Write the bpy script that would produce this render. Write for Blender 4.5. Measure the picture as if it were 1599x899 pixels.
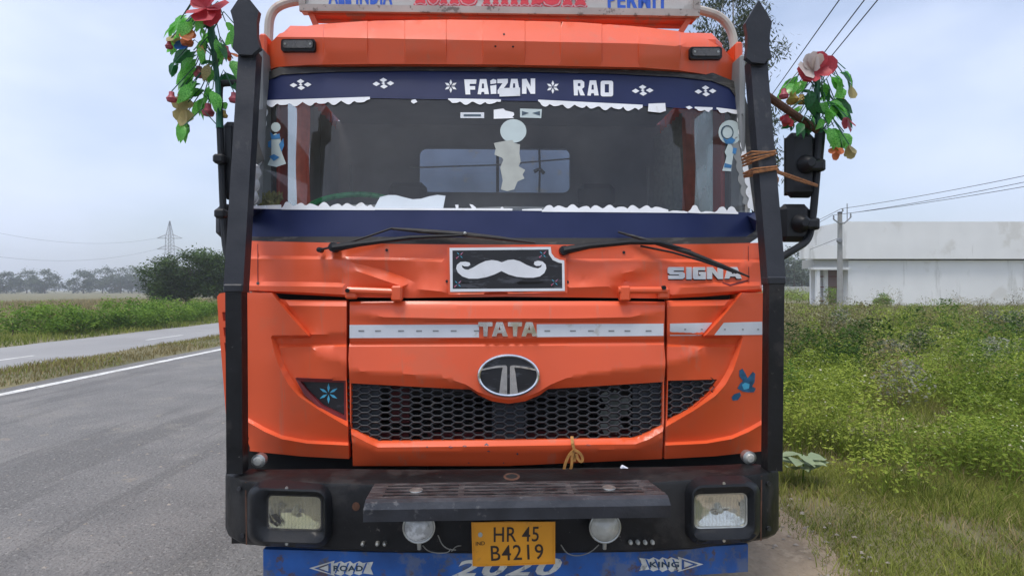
import bpy, math, random
import numpy as np
from mathutils import Vector, Matrix
from mathutils.geometry import delaunay_2d_cdt
from mathutils.bvhtree import BVHTree
R = math.radians
random.seed(7); rng = np.random.default_rng(7)
scene = bpy.context.scene
for o in list(bpy.data.objects): bpy.data.objects.remove(o)

# ------------------------------------------------------------------ camera
F, H, VH, UC = 919.0, 1.5, 452.0, 799.5
cam = bpy.data.cameras.new('camera'); cam_o = bpy.data.objects.new('camera', cam)
scene.collection.objects.link(cam_o); scene.camera = cam_o
cam_o.location = (0, 0, H); cam_o.rotation_euler = (R(90), 0, 0)
cam.sensor_width = 36; cam.lens = 36*F/1599; cam.shift_y = 2.5/1599
cam.clip_start = .05; cam.clip_end = 6000
# ------------------------------------------------------------------ sky, sun, exposure
SUN_EL, SUN_AZ = 72, 215          # azimuth clockwise from +Y (behind the camera, a little to the left)
w = bpy.data.worlds.new('World'); scene.world = w; w.use_nodes = True
nt = w.node_tree; N = nt.nodes; L = nt.links; N.clear()
wo = N.new('ShaderNodeOutputWorld'); bg = N.new('ShaderNodeBackground'); bg.inputs[1].default_value = .125
sky = N.new('ShaderNodeTexSky'); sky.sky_type = 'NISHITA'; sky.sun_disc = False
sky.sun_elevation = R(SUN_EL); sky.sun_rotation = R(SUN_AZ); sky.air_density = 1.0; sky.dust_density = 3.0; sky.ozone_density = 1.5
tc = N.new('ShaderNodeTexCoord'); cn = N.new('ShaderNodeTexNoise'); cn.inputs['Scale'].default_value = 1.7; cn.inputs['Detail'].default_value = 5; cn.inputs['Roughness'].default_value = .5
cm = N.new('ShaderNodeMapping'); cm.inputs['Scale'].default_value = (1, 1, 2.2); cm.inputs['Location'].default_value = (.6, .3, .1)
cr = N.new('ShaderNodeMapRange'); cr.inputs[1].default_value = .32; cr.inputs[2].default_value = .68; cr.inputs[3].default_value = .15; cr.inputs[4].default_value = 1.0
mx = N.new('ShaderNodeMix'); mx.data_type = 'RGBA'
mx.inputs['B'].default_value = (4.5, 5.0, 6.3, 1)      # thin overcast veil
L.new(tc.outputs['Generated'], cm.inputs[0]); L.new(cm.outputs[0], cn.inputs['Vector']); L.new(cn.outputs['Fac'], cr.inputs[0])
L.new(cr.outputs[0], mx.inputs['Factor']); L.new(sky.outputs[0], mx.inputs['A']); L.new(mx.outputs['Result'], bg.inputs[0]); L.new(bg.outputs[0], wo.inputs[0])
sun = bpy.data.lights.new('sun', 'SUN'); sun.energy = 1.5; sun.angle = R(16); sun.color = (1, .95, .88)
sun_o = bpy.data.objects.new('sun', sun); scene.collection.objects.link(sun_o)
a, e = R(SUN_AZ), R(SUN_EL)
sun_o.rotation_euler = Vector((math.sin(a)*math.cos(e), math.cos(a)*math.cos(e), math.sin(e))).to_track_quat('Z', 'Y').to_euler()
scene.view_settings.view_transform = 'Standard'; scene.view_settings.look = 'None'
scene.view_settings.gamma = 1; scene.view_settings.use_curve_mapping = False
scene.view_settings.exposure = 0.68
scene.render.engine = 'CYCLES'
scene.cycles.max_bounces = 8; scene.cycles.volume_bounces = 2; scene.cycles.transparent_max_bounces = 16

# ------------------------------------------------------------------ materials
MATS = {}
def mat(name, col, rough=.6, metal=0., var=.12, scale=6., bump=0., bscale=40., col2=None, spots=None, coat=0., spec=.5, attr=False, trans=0., emit=None, ds=1.):
    """noise-varied principled material; spots = (colour, scale, threshold) wear blotches"""
    m = bpy.data.materials.new(name); m.use_nodes = True; MATS[name] = m
    n = m.node_tree.nodes; l = m.node_tree.links; b = n['Principled BSDF']
    co = n.new('ShaderNodeTexCoord'); nz = n.new('ShaderNodeTexNoise'); nz.inputs['Scale'].default_value = scale; nz.inputs['Detail'].default_value = 6
    l.new(co.outputs['Object'], nz.inputs['Vector'])
    mixn = n.new('ShaderNodeMix'); mixn.data_type = 'RGBA'
    c = np.array(col[:3])
    mixn.inputs['A'].default_value = (*(c*(1-var)), 1)
    mixn.inputs['B'].default_value = (*(np.array(col2) if col2 else np.minimum(c*(1+var), 1)), 1)
    rg = n.new('ShaderNodeMapRange'); rg.inputs[1].default_value = .3; rg.inputs[2].default_value = .7
    if attr:
        at = n.new('ShaderNodeAttribute'); at.attribute_name = 'tint'; l.new(at.outputs['Fac'], mixn.inputs['Factor'])
    else:
        l.new(nz.outputs['Fac'], rg.inputs[0]); l.new(rg.outputs[0], mixn.inputs['Factor'])
    out = mixn.outputs['Result']
    rough_in = None
    for sp in (spots or []):
        n2 = n.new('ShaderNodeTexNoise'); n2.inputs['Scale'].default_value = sp[1]; n2.inputs['Detail'].default_value = 8; n2.inputs['Roughness'].default_value = .65
        mp = n.new('ShaderNodeMapping'); mp.inputs['Location'].default_value = (sp[1]*.37, 1.7, sp[2]*5)
        if len(sp) > 4: mp.inputs['Scale'].default_value = sp[4]
        l.new(co.outputs['Object'], mp.inputs[0]); l.new(mp.outputs[0], n2.inputs['Vector'])
        r2 = n.new('ShaderNodeMapRange'); r2.inputs[1].default_value = sp[2]; r2.inputs[2].default_value = sp[2]+.06; r2.inputs[4].default_value = sp[3] if len(sp) > 3 else 1
        l.new(n2.outputs['Fac'], r2.inputs[0])
        m2 = n.new('ShaderNodeMix'); m2.data_type = 'RGBA'; m2.inputs['B'].default_value = (*sp[0], 1)
        l.new(out, m2.inputs['A']); l.new(r2.outputs[0], m2.inputs['Factor']); out = m2.outputs['Result']
    l.new(out, b.inputs['Base Color'])
    b.inputs['Roughness'].default_value = rough; b.inputs['Metallic'].default_value = metal
    b.inputs['Coat Weight'].default_value = coat; b.inputs['Coat Roughness'].default_value = .12; b.inputs['Specular IOR Level'].default_value = spec
    rr = n.new('ShaderNodeMapRange'); rr.inputs[1].default_value = .3; rr.inputs[2].default_value = .7
    rr.inputs[3].default_value = max(.02, rough-.08); rr.inputs[4].default_value = min(1, rough+.12)
    l.new(nz.outputs['Fac'], rr.inputs[0]); l.new(rr.outputs[0], b.inputs['Roughness'])
    if bump:
        bn = n.new('ShaderNodeTexNoise'); bn.inputs['Scale'].default_value = bscale; bn.inputs['Detail'].default_value = 8
        l.new(co.outputs['Object'], bn.inputs['Vector'])
        bp = n.new('ShaderNodeBump'); bp.inputs['Strength'].default_value = bump; bp.inputs['Distance'].default_value = .02*ds
        l.new(bn.outputs['Fac'], bp.inputs['Height']); l.new(bp.outputs[0], b.inputs['Normal'])
    if trans:
        ts = n.new('ShaderNodeBsdfTranslucent'); ms = n.new('ShaderNodeMixShader'); ms.inputs[0].default_value = trans
        l.new(out, ts.inputs[0]); l.new(b.outputs[0], ms.inputs[1]); l.new(ts.outputs[0], ms.inputs[2]); l.new(ms.outputs[0], n['Material Output'].inputs[0])
    return m
def glass_mat(name, tint, rough=.02, ior=1.5, dirt=.05):
    m = bpy.data.materials.new(name); m.use_nodes = True; MATS[name] = m
    n = m.node_tree.nodes; l = m.node_tree.links; n.remove(n['Principled BSDF'])
    t = n.new('ShaderNodeBsdfTransparent'); t.inputs[0].default_value = (*tint, 1)
    g = n.new('ShaderNodeBsdfGlossy'); g.inputs['Roughness'].default_value = rough
    f = n.new('ShaderNodeFresnel'); gm = n.new('ShaderNodeNewGeometry'); mm = n.new('ShaderNodeMath'); mm.operation = 'MULTIPLY_ADD'   # thin pane: same reflectance from both sides
    mm.inputs[1].default_value = 1/ior-ior; mm.inputs[2].default_value = ior; l.new(gm.outputs['Backfacing'], mm.inputs[0]); l.new(mm.outputs[0], f.inputs[0])
    a1 = n.new('ShaderNodeMixShader'); l.new(f.outputs[0], a1.inputs[0]); l.new(t.outputs[0], a1.inputs[1]); l.new(g.outputs[0], a1.inputs[2])
    d = n.new('ShaderNodeBsdfDiffuse'); d.inputs[0].default_value = (.5, .5, .48, 1)          # dust film on the pane
    co = n.new('ShaderNodeTexCoord'); nz = n.new('ShaderNodeTexNoise'); nz.inputs['Scale'].default_value = 3; nz.inputs['Detail'].default_value = 8
    l.new(co.outputs['Object'], nz.inputs['Vector'])
    r = n.new('ShaderNodeMapRange'); r.inputs[1].default_value = .35; r.inputs[2].default_value = .75; r.inputs[3].default_value = dirt*.4; r.inputs[4].default_value = dirt*1.7
    l.new(nz.outputs['Fac'], r.inputs[0])
    a2 = n.new('ShaderNodeMixShader'); l.new(r.outputs[0], a2.inputs[0]); l.new(a1.outputs[0], a2.inputs[1]); l.new(d.outputs[0], a2.inputs[2])
    l.new(a2.outputs[0], n['Material Output'].inputs[0]); return m

mat('orange_paint', (.72, .094, .024), .42, var=.06, scale=1.6, coat=.18, spec=.5, bump=.04, bscale=3,
    spots=[((.50, .13, .06), 1.7, .56, .28), ((.36, .20, .14), 9, .64, .26, (1, 1, .35)), ((.42, .17, .11), 8, .60, .32, (1.6, 1, .10)), ((.10, .03, .02), 30, .75, .8)])
mat('orange_dull', (.52, .10, .04), .6, var=.2, scale=5, spots=[((.25, .17, .12), 6, .55, .7)])
mat('black_steel', (.006, .0065, .0075), .45, spec=.3, var=.4, scale=7, bump=.12, bscale=30, spots=[((.040, .035, .033), 7, .58, .5), ((.032, .032, .032), 2.5, .56, .5), ((.13, .12, .115), 34, .655, .7), ((.09, .05, .04), 5, .68, .7)])
mat('worn_steel', (.020, .020, .022), .40, var=.4, scale=10, bump=.2, bscale=70, spots=[((.15, .14, .135), 26, .555, .55, (.35, 2.5, 1)), ((.09, .05, .038), 6, .62, .5)])
mat('step_lip', (.030, .033, .040), .36, var=.35, scale=9, bump=.15, bscale=60, spots=[((.13, .13, .13), 22, .60, .6)])
mat('worn_tread', (.035, .034, .036), .42, var=.5, scale=14, bump=.3, bscale=80, spots=[((.15, .145, .14), 34, .53, .6, (.3, 3, 1)), ((.08, .05, .04), 6, .63, .5)])
mat('rust', (.085, .038, .022), .9, var=.4, scale=30, bump=.3, bscale=60)
mat('post_steel', (.017, .019, .024), .42, spec=.4, var=.3, scale=9, bump=.08, bscale=40, spots=[((.075, .072, .068), 11, .60, .45, (1, 1, .4)), ((.12, .07, .05), 24, .70, .7)])
mat('dark_plastic', (.008, .0095, .012), .45, spec=.35, var=.2, scale=12, bump=.05, bscale=120)
mat('grille_plastic', (.030, .033, .036), .5, var=.25, scale=14, spots=[((.13, .115, .095), 20, .6, .5)])
mat('blind_plastic', (.018, .022, .030), .55, var=.2, scale=14)
mat('rubber', (.022, .021, .02), .6, var=.3, scale=14, spots=[((.12, .115, .10), 8, .55, .45, (1, 1, 5))])
mat('core_black', (.006, .006, .006), .9, var=.3)
mat('red_frame', (.13, .008, .010), .5, var=.3, scale=8)
mat('chrome', (.72, .73, .74), .13, 1., var=.1, scale=20, spots=[((.30, .29, .27), 18, .6, .6)])
mat('dull_silver', (.42, .43, .40), .35, .8, var=.2, scale=30)
mat('navy_vinyl', (.009, .017, .070), .38, spec=.3, var=.14, scale=4, spots=[((.10, .12, .2), 30, .735, .7)])
mat('white_vinyl', (.74, .76, .78), .5, var=.07, scale=8, spots=[((.55, .54, .5), 14, .6, .4)])
mat('pale_sticker', (.42, .50, .50), .55, var=.06, scale=12)
mat('worn_sticker', (.34, .36, .33), .6, var=.1, scale=20)
mat('grey_trim', (.22, .23, .23), .6, var=.15, scale=10)
mat('tape_white', (.60, .63, .66), .4, var=.05, scale=9, spots=[((.36, .33, .25), 8, .60, .5)])
mat('print_black', (.012, .013, .016), .45, var=.2, scale=10, spots=[((.08, .085, .10), 9, .56, .6, (1, 1, 4))])
mat('cyan_vinyl', (.07, .42, .62), .5, var=.12, scale=20)
mat('teal_vinyl', (.015, .10, .20), .5, var=.5, scale=30)
mat('pink_vinyl', (.5, .12, .2), .5)
mat('sticker_blue', (.03, .16, .36), .5, var=.3, scale=25)
mat('sticker_ink', (.02, .05, .08), .5, var=.3, scale=25)
mat('plate_yellow', (.72, .30, .012), .5, var=.12, scale=6, spots=[((.30, .14, .04), 12, .6, .5), ((.08, .05, .03), 40, .68, .6)])
mat('plate_ink', (.025, .015, .01), .5)
mat('blue_plate', (.014, .095, .34), .45, var=.3, scale=7, bump=.1, bscale=30, spots=[((.16, .17, .17), 5, .54, .5), ((.10, .10, .09), 9, .56, .75), ((.10, .055, .03), 11, .58, .85)])
mat('faded_white', (.62, .62, .56), .7, var=.2, scale=20, spots=[((.12, .13, .14), 24, .56, .7)])
mat('lens_clear', (.40, .41, .40), .1, var=.25, scale=16, coat=1., spots=[((.72, .74, .74), 11, .52, .8), ((.14, .15, .15), 9, .62, .7)])
mat('lens_yellowed', (.40, .38, .28), .25, var=.15, scale=16, coat=.7, spots=[((.22, .21, .16), 14, .50, .8), ((.62, .61, .5), 12, .63, .5)])
mat('lens_frosted', (.42, .42, .37), .2, var=.2, scale=22, coat=.8)
mat('reflector', (.75, .75, .75), .12, 1., var=.05)
mat('amber_lens', (.08, .075, .07), .25, var=.3, scale=20, coat=.6)
mat('board_white', (.48, .47, .45), .55, var=.12, scale=4, spots=[((.28, .26, .24), 5, .56, .5)])
mat('board_frame', (.36, .34, .31), .6, var=.2, scale=6, spots=[((.08, .07, .06), 18, .57, .8)])
mat('paint_blue', (.02, .10, .52), .5, var=.15)
mat('paint_red', (.62, .04, .06), .5, var=.12)
mat('paint_pink', (.75, .35, .38), .5, var=.1)
mat('rack_white', (.46, .43, .38), .55, var=.2, scale=8, spots=[((.45, .15, .09), 6, .58, .5)])
mat('cab_grey', (.23, .235, .24), .75, var=.15, scale=5, bump=.05, bscale=60)
mat('cab_dark', (.045, .046, .05), .7, var=.2, scale=6)
mat('cab_red', (.32, .03, .02), .6, var=.2, scale=6)
mat('curtain_edge_skylit', (.80, .30, .22), .8, var=.12, scale=20, trans=.65)  # pale pink: sky light on the door frame edge put into the colour
mat('curtain_grey', (.30, .32, .31), .85, var=.2, scale=30, bump=.3, bscale=60, trans=.2)
mat('wheel_green', (.01, .34, .10), .3, var=.3, scale=30, coat=.4)
mat('cargo_blue', (.20, .27, .42), .6, var=.2, scale=4, spots=[((.28, .27, .25), 6, .56, .6)])
mat('paper', (.72, .76, .84), .8, var=.03)
mat('dry_grass_mat', (.20, .19, .05), .8, var=.4, scale=40, trans=.2)
mat('rope_mat', (.30, .13, .05), .85, var=.4, scale=60)
mat('ribbon_mat', (.42, .20, .05), .7, var=.35, scale=40)
mat('tyre', (.015, .015, .015), .85, var=.3, bump=.3)
glass_mat('windscreen_glass', (.90, .93, .93), ior=1.6, dirt=.035)
glass_mat('window_glass', (.86, .90, .90), dirt=.06)
glass_mat('lamp_glass', (.92, .93, .90), .05, dirt=.16)
glass_mat('lamp_glass_old', (.80, .77, .58), .15, dirt=.45)
mat('lamp_chrome', (.80, .80, .78), .16, 1., var=.1, scale=14, spots=[((.45, .44, .40), 18, .57, .6)])
glass_mat('dusty_glass', (.70, .74, .72), dirt=.4)

# ------------------------------------------------------------------ mesh helpers
def link(o, parent=None):
    scene.collection.objects.link(o)
    if parent: o.parent = parent
    return o
def mesh_obj(name, v, f, m, parent=None, smooth=True, sharp=30):
    me = bpy.data.meshes.new(name); me.from_pydata([tuple(x) for x in v], [], [tuple(x) for x in f]); me.update()
    if m: me.materials.append(MATS[m] if isinstance(m, str) else m)
    if smooth:
        me.polygons.foreach_set('use_smooth', [True]*len(me.polygons)); me.set_sharp_from_angle(angle=R(sharp))
    return link(bpy.data.objects.new(name, me), parent)
def empty(name, loc=(0, 0, 0), rz=0, parent=None):
    o = bpy.data.objects.new(name, None); o.location = loc; o.rotation_euler.z = rz; o.empty_display_size = .1
    return link(o, parent)
def tag(o, label=None, cat=None, group=None, kind=None):
    for k, x in (('label', label), ('category', cat), ('group', group), ('kind', kind)):
        if x: o[k] = x
    return o
class MB:
    def __init__(s): s.v = []; s.f = []
    def add(s, v, f):
        n = len(s.v); s.v += [Vector(x) for x in v]; s.f += [tuple(i+n for i in q) for q in f]; return s
    def box(s, c, d, rot=None, bev=0.):
        x, y, z = (k/2 for k in d)
        if bev <= 0:
            vs = [Vector((i*x, j*y, k*z)) for i in (-1, 1) for j in (-1, 1) for k in (-1, 1)]
            fs = [(0, 1, 3, 2), (4, 6, 7, 5), (0, 4, 5, 1), (2, 3, 7, 6), (0, 2, 6, 4), (1, 5, 7, 3)]
        else:
            b = min(bev, x*.95, y*.95, z*.95); vs = []; idx = {}
            for i in (-1, 1):
                for j in (-1, 1):
                    for k in (-1, 1):
                        for ax in range(3):
                            p = [i*(x-b), j*(y-b), k*(z-b)]; p[ax] = (i*x, j*y, k*z)[ax]
                            idx[(i, j, k, ax)] = len(vs); vs.append(Vector(p))
            fs = []
            for ax in range(3):
                o1, o2 = [q for q in range(3) if q != ax]
                for sg in (-1, 1):
                    q = []
                    for a1, a2 in ((-1, -1), (1, -1), (1, 1), (-1, 1)):
                        key = [0, 0, 0]; key[ax] = sg; key[o1] = a1; key[o2] = a2; q.append(idx[(*key, ax)])
                    fs.append(tuple(q))
                    for a1 in (-1, 1):     # edges shared by faces ax(sg) and o1(a1)
                        if o1 > ax:
                            k1 = [0, 0, 0]; k1[ax] = sg; k1[o1] = a1; k1[o2] = -1; k2 = list(k1); k2[o2] = 1
                            fs.append((idx[(*k1, ax)], idx[(*k2, ax)], idx[(*k2, o1)], idx[(*k1, o1)]))
                    for a2 in (-1, 1):
                        if o2 > ax:
                            k1 = [0, 0, 0]; k1[ax] = sg; k1[o2] = a2; k1[o1] = -1; k2 = list(k1); k2[o1] = 1
                            fs.append((idx[(*k1, ax)], idx[(*k2, ax)], idx[(*k2, o2)], idx[(*k1, o2)]))
            for i in (-1, 1):
                for j in (-1, 1):
                    for k in (-1, 1): fs.append((idx[(i, j, k, 0)], idx[(i, j, k, 1)], idx[(i, j, k, 2)]))
        if rot is not None: vs = [rot @ q for q in vs]
        return s.add([q+Vector(c) for q in vs], fs)
    def tube(s, pts, r, n=8, cap=True, sq=None, up=None):
        pts = [Vector(p) for p in pts]; rs = r if isinstance(r, (list, tuple)) else [r]*len(pts)
        rings = []; prev = None
        for i, p in enumerate(pts):
            t = (pts[min(i+1, len(pts)-1)]-pts[max(i-1, 0)]).normalized()
            ref = Vector(up) if up else (Vector((0, 0, 1)) if abs(t.z) < .9 else Vector((0, 1, 0)))
            if prev is not None and not up: ref = prev
            a = (ref - t*ref.dot(t)).normalized(); b = t.cross(a); prev = a
            if sq: ring = [p+a*x*sq[1]/2*rs[i]+b*y*sq[0]/2*rs[i] for x, y in ((-1, -1), (1, -1), (1, 1), (-1, 1))]
            else: ring = [p+(a*math.cos(2*math.pi*k/n)+b*math.sin(2*math.pi*k/n))*rs[i] for k in range(n)]
            rings.append(ring)
        m = len(rings[0]); v = [q for r_ in rings for q in r_]; f = []
        for i in range(len(rings)-1):
            for k in range(m): f.append((i*m+k, i*m+(k+1) % m, (i+1)*m+(k+1) % m, (i+1)*m+k))
        if cap: f.append(tuple(range(m-1, -1, -1))); f.append(tuple(range((len(rings)-1)*m, len(rings)*m)))
        return s.add(v, f)
    def lathe(s, prof, c, axis='y', n=20, sx=1., sz=1.):
        """prof: (radius, offset) pairs turned about an axis through c"""
        v = []; f = []
        for r, o in prof:
            for k in range(n):
                q = 2*math.pi*k/n; x, y = math.cos(q)*r*sx, math.sin(q)*r*sz
                v.append(Vector(c)+(Vector((x, o, y)) if axis == 'y' else Vector((x, y, o)) if axis == 'z' else Vector((o, x, y))))
        for i in range(len(prof)-1):
            for k in range(n): f.append((i*n+k, i*n+(k+1) % n, (i+1)*n+(k+1) % n, (i+1)*n+k))
        if prof[0][0] > 1e-6: f.append(tuple(range(n)))
        if prof[-1][0] > 1e-6: f.append(tuple(range((len(prof)-1)*n, len(prof)*n)))
        return s.add(v, f)
    def build(s, name, m, parent=None, smooth=True, sharp=35): return mesh_obj(name, s.v, s.f, m, parent, smooth, sharp)

# measured placing: photograph measurements turned into metres at a known distance
def W(u, v, y): return Vector(((u-UC)/F*y, y, H+(VH-v)/F*y))
TH = R(2.3); TX, TY = -.043, 2.72; ct, st = math.cos(TH), math.sin(TH)
def T(u, v, d):
    """truck coordinates of a measured point whose setback behind the grille plane is d"""
    dx = (u-UC)/F; k = (d-st*TX+ct*TY)/(ct-st*dx)
    return Vector((ct*(k*dx-TX)+st*(k-TY), d, H+k*(VH-v)/F))
EYE = Vector((-ct*TX-st*TY, st*TX-ct*TY, H))
def inside(p, poly):
    x, y = p; r = False; j = len(poly)-1
    for i in range(len(poly)):
        a, b = poly[i], poly[j]
        if (a[1] > y) != (b[1] > y) and x < (b[0]-a[0])*(y-a[1])/(b[1]-a[1])+a[0]: r = not r
        j = i
    return r
def dens(poly, step, closed=True):
    out = []; n = len(poly)
    for i in range(n if closed else n-1):
        a, b = poly[i], poly[(i+1) % n]; k = max(1, int(math.hypot(b[0]-a[0], b[1]-a[1])/step+.5))
        for q in range(k):
            t = q/k; out.append(tuple((a[c]+(b[c]-a[c])*t) if a[c] is not None and b[c] is not None else None for c in range(len(a))))
    if not closed: out.append(tuple(poly[-1]))
    return out
def chaikin(p, n=2, closed=True):
    for _ in range(n):
        o = []
        m = len(p)
        if not closed: o.append(p[0])
        for i in range(m if closed else m-1):
            a, b = p[i], p[(i+1) % m]
            o.append(tuple(a[c]*.75+b[c]*.25 for c in range(len(a)))); o.append(tuple(a[c]*.25+b[c]*.75 for c in range(len(a))))
        if not closed: o.append(p[-1])
        p = o
    return p
def rrect(x0, y0, x1, y1, r, n=4):
    p = []
    for cx, cy, a0 in ((x1-r, y0+r, -90), (x1-r, y1-r, 0), (x0+r, y1-r, 90), (x0+r, y0+r, 180)):
        for k in range(n+1): p.append((cx+r*math.cos(R(a0+90*k/n)), cy+r*math.sin(R(a0+90*k/n))))
    return p
def ell(cx, cy, rx, ry, n=28, a0=0, a1=360): return [(cx+rx*math.cos(R(a0+(a1-a0)*k/n)), cy+ry*math.sin(R(a0+(a1-a0)*k/n))) for k in range(n)]
def cdt(outline, holes, lines, step):
    pts = []; edges = []; fixed = []
    def ring(p, closed):
        p = dens(p, step, closed); n0 = len(pts)
        for q in p: pts.append((q[0], q[1])); fixed.append(q[2] if len(q) > 2 else None)
        m = len(p)
        for i in range(m if closed else m-1): edges.append((n0+i, n0+(i+1) % m))
    ring(outline, True)
    for h in holes: ring(h, True)
    for l_ in lines: ring(l_, False)
    us = [p[0] for p in outline]; vs = [p[1] for p in outline]
    cons = np.array(pts)
    if step < 200:
        y = min(vs)+step*.5; row = 0
        while y < max(vs):
            x = min(us)+step*(.5 if row % 2 else .25)
            while x < max(us):
                if inside((x, y), outline) and not any(inside((x, y), h) for h in holes):
                    if np.min((cons[:, 0]-x)**2+(cons[:, 1]-y)**2) > (step*.5)**2: pts.append((x, y)); fixed.append(None)
                x += step
            y += step*.87; row += 1
    r = delaunay_2d_cdt([Vector(p) for p in pts], edges, [], 0, 1e-4)
    V = [(p.x, p.y) for p in r[0]]; dv = []
    for o in r[3]:
        d = [fixed[i] for i in o if i < len(fixed) and fixed[i] is not None]; dv.append(d[0] if d else None)
    Fc = []
    for f in r[2]:
        c = (sum(V[i][0] for i in f)/len(f), sum(V[i][1] for i in f)/len(f))
        if inside(c, outline) and not any(inside(c, h) for h in holes): Fc.append(list(f))
    used = sorted({i for f in Fc for i in f}); mp = {q: i for i, q in enumerate(used)}
    return [V[i] for i in used], [dv[i] for i in used], [[mp[i] for i in f] for f in Fc]
def relax(V, dv, Fc):
    n = len(V); nb = [set() for _ in range(n)]
    for f in Fc:
        for i in range(len(f)): a, b = f[i], f[(i+1) % len(f)]; nb[a].add(b); nb[b].add(a)
    free = [i for i in range(n) if dv[i] is None]
    if not free: return dv
    ix = {q: i for i, q in enumerate(free)}; A = np.zeros((len(free), len(free))); B = np.zeros(len(free))
    for q in free:
        i = ix[q]
        for j in nb[q]:
            wgt = 1/max(1e-3, math.hypot(V[q][0]-V[j][0], V[q][1]-V[j][1]))
            A[i, i] += wgt
            if j in ix: A[i, ix[j]] -= wgt
            else: B[i] += wgt*dv[j]
        if not nb[q]: A[i, i] = 1
    x = np.linalg.solve(A, B); dv = list(dv)
    for q in free: dv[q] = float(x[ix[q]])
    return dv
def border(Fc):
    cnt = {}
    for f in Fc:
        for i in range(len(f)):
            a, b = f[i], f[(i+1) % len(f)]
            cnt[(a, b)] = cnt.get((a, b), 0)+1
    return [e for e in cnt if (e[1], e[0]) not in cnt]
def orient(P, Fc):
    out = []
    for f in Fc:
        nrm = (P[f[1]]-P[f[0]]).cross(P[f[2]]-P[f[0]])
        out.append(list(f) if nrm.y < 0 else list(f)[::-1])
    return out
BV = {}
def surf(name, outline, m, parent, holes=(), lines=(), step=9, thick=.02, dfn=None, sharp=28, key=None):
    V, dv, Fc = cdt(outline, holes, lines, step)
    if dfn: dv = [dfn(*p) for p in V]
    else: dv = relax(V, dv, Fc)
    P = [T(p[0], p[1], d) for p, d in zip(V, dv)]; Fc = orient(P, Fc)
    if key: BV[key] = BVHTree.FromPolygons([p.copy() for p in P], [tuple(f) for f in Fc])
    if thick:
        back = {}
        for a_, b_ in border(Fc):
            for q in (a_, b_):
                if q not in back: back[q] = len(P); P.append(P[q]+Vector((0, thick, 0)))
            Fc.append([b_, a_, back[a_], back[b_]])
    return mesh_obj(name, P, Fc, m, parent, True, sharp)
def hit(u, v, on, d):
    if on:
        best = None
        dr = (T(u, v, 3.)-EYE).normalized()
        for k in (on if isinstance(on, (list, tuple)) else [on]):
            h = BV[k].ray_cast(EYE, dr)
            if h[0] is not None and (best is None or h[3] < best[1]): best = (h[0].copy(), h[3])
        if best: return best[0]
    if d == 0. and on and not isinstance(on, (list, tuple)): d = DEF.get(on, 0.)
    return T(u, v, d(u, v) if callable(d) else d)
DEF = {'board': .62, 'under': -.25, 'plate': -.43, 'bump': -.31, 'pad': .014, 'nose': .04}
def flat(name, shapes, m, parent, on=None, d=0., off=.003, thick=0., step=400, sharp=30, each=False):
    """thin applied pieces (film, tape, paint) or raised plates (thick) lying on a panel"""
    if each:
        for s_ in shapes: o = flat(name, [s_], m, parent, on, d, off, thick, step, sharp)
        return o
    P = []; Fs = []
    for s_ in shapes:
        if isinstance(s_, tuple) and len(s_) == 2 and isinstance(s_[1], list) and s_[1] and isinstance(s_[1][0], (list, tuple)) and isinstance(s_[1][0][0], int): V, Fc = s_
        else:
            hs = []
            if isinstance(s_, dict): hs = s_['holes']; s_ = s_['out']
            V, _, Fc = cdt(s_, hs, [], step)
        Q = []
        for p in V:
            q = hit(p[0], p[1], on, d); q.y -= off+thick; Q.append(q)
        Fc = orient(Q, [f for f in Fc if len(f) > 2]); n = len(Q)
        if thick:
            back = {}
            for a_, b_ in border(Fc):
                for q in (a_, b_):
                    if q not in back: back[q] = len(Q); Q.append(Q[q]+Vector((0, thick, 0)))
                Fc.append([b_, a_, back[a_], back[b_]])
        b0 = len(P); P += Q; Fs += [[i+b0 for i in f] for f in Fc]
    return mesh_obj(name, P, Fs, m, parent, True, sharp)
def text(s_, quad, bold=0., sp=1.0):
    """lettering as a flat shape fitted into a quad (top-left, top-right, bottom-right, bottom-left)"""
    cu = bpy.data.curves.new('lettering', 'FONT'); cu.body = s_; cu.offset = bold; cu.resolution_u = 3; cu.space_character = sp
    o = bpy.data.objects.new('lettering', cu); scene.collection.objects.link(o); bpy.context.view_layer.update()
    me = bpy.data.meshes.new_from_object(o.evaluated_get(bpy.context.evaluated_depsgraph_get()))
    V = np.array([(p.co.x, p.co.y) for p in me.vertices]); Fc = [list(p.vertices) for p in me.polygons]
    bpy.data.objects.remove(o); bpy.data.meshes.remove(me); bpy.data.curves.remove(cu)
    lo, hi = V.min(0), V.max(0); V = (V-lo)/(hi-lo); tl, tr, br, bl = [np.array(q) for q in quad]; out = []
    for x, y in V:
        q = (tl*(1-x)+tr*x)*y+(bl*(1-x)+br*x)*(1-y); out.append((float(q[0]), float(q[1])))
    return (out, Fc)
def Q4(u0, v0, u1, v1): return ((u0, v0), (u1, v0), (u1, v1), (u0, v1))
# ================================================================== THE TRUCK
truck = empty('truck', (TX, TY, 0), TH)
tag(truck, 'orange lorry facing the viewer on the road shoulder, moustache sticker on its nose', 'truck')
def world(p): return truck_M @ Vector(p)
truck_M = Matrix.Translation((TX, TY, 0)) @ Matrix.Rotation(TH, 4, 'Z')
def rebase(root, b, meshes):
    """move a thing modelled in truck coordinates to its own origin b"""
    done = set()
    for o in meshes:
        if o.data and o.data.name not in done: o.data.transform(Matrix.Translation(-Vector(b))); done.add(o.data.name)
    root.location = world(b); root.rotation_euler = (0, 0, TH)

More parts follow.
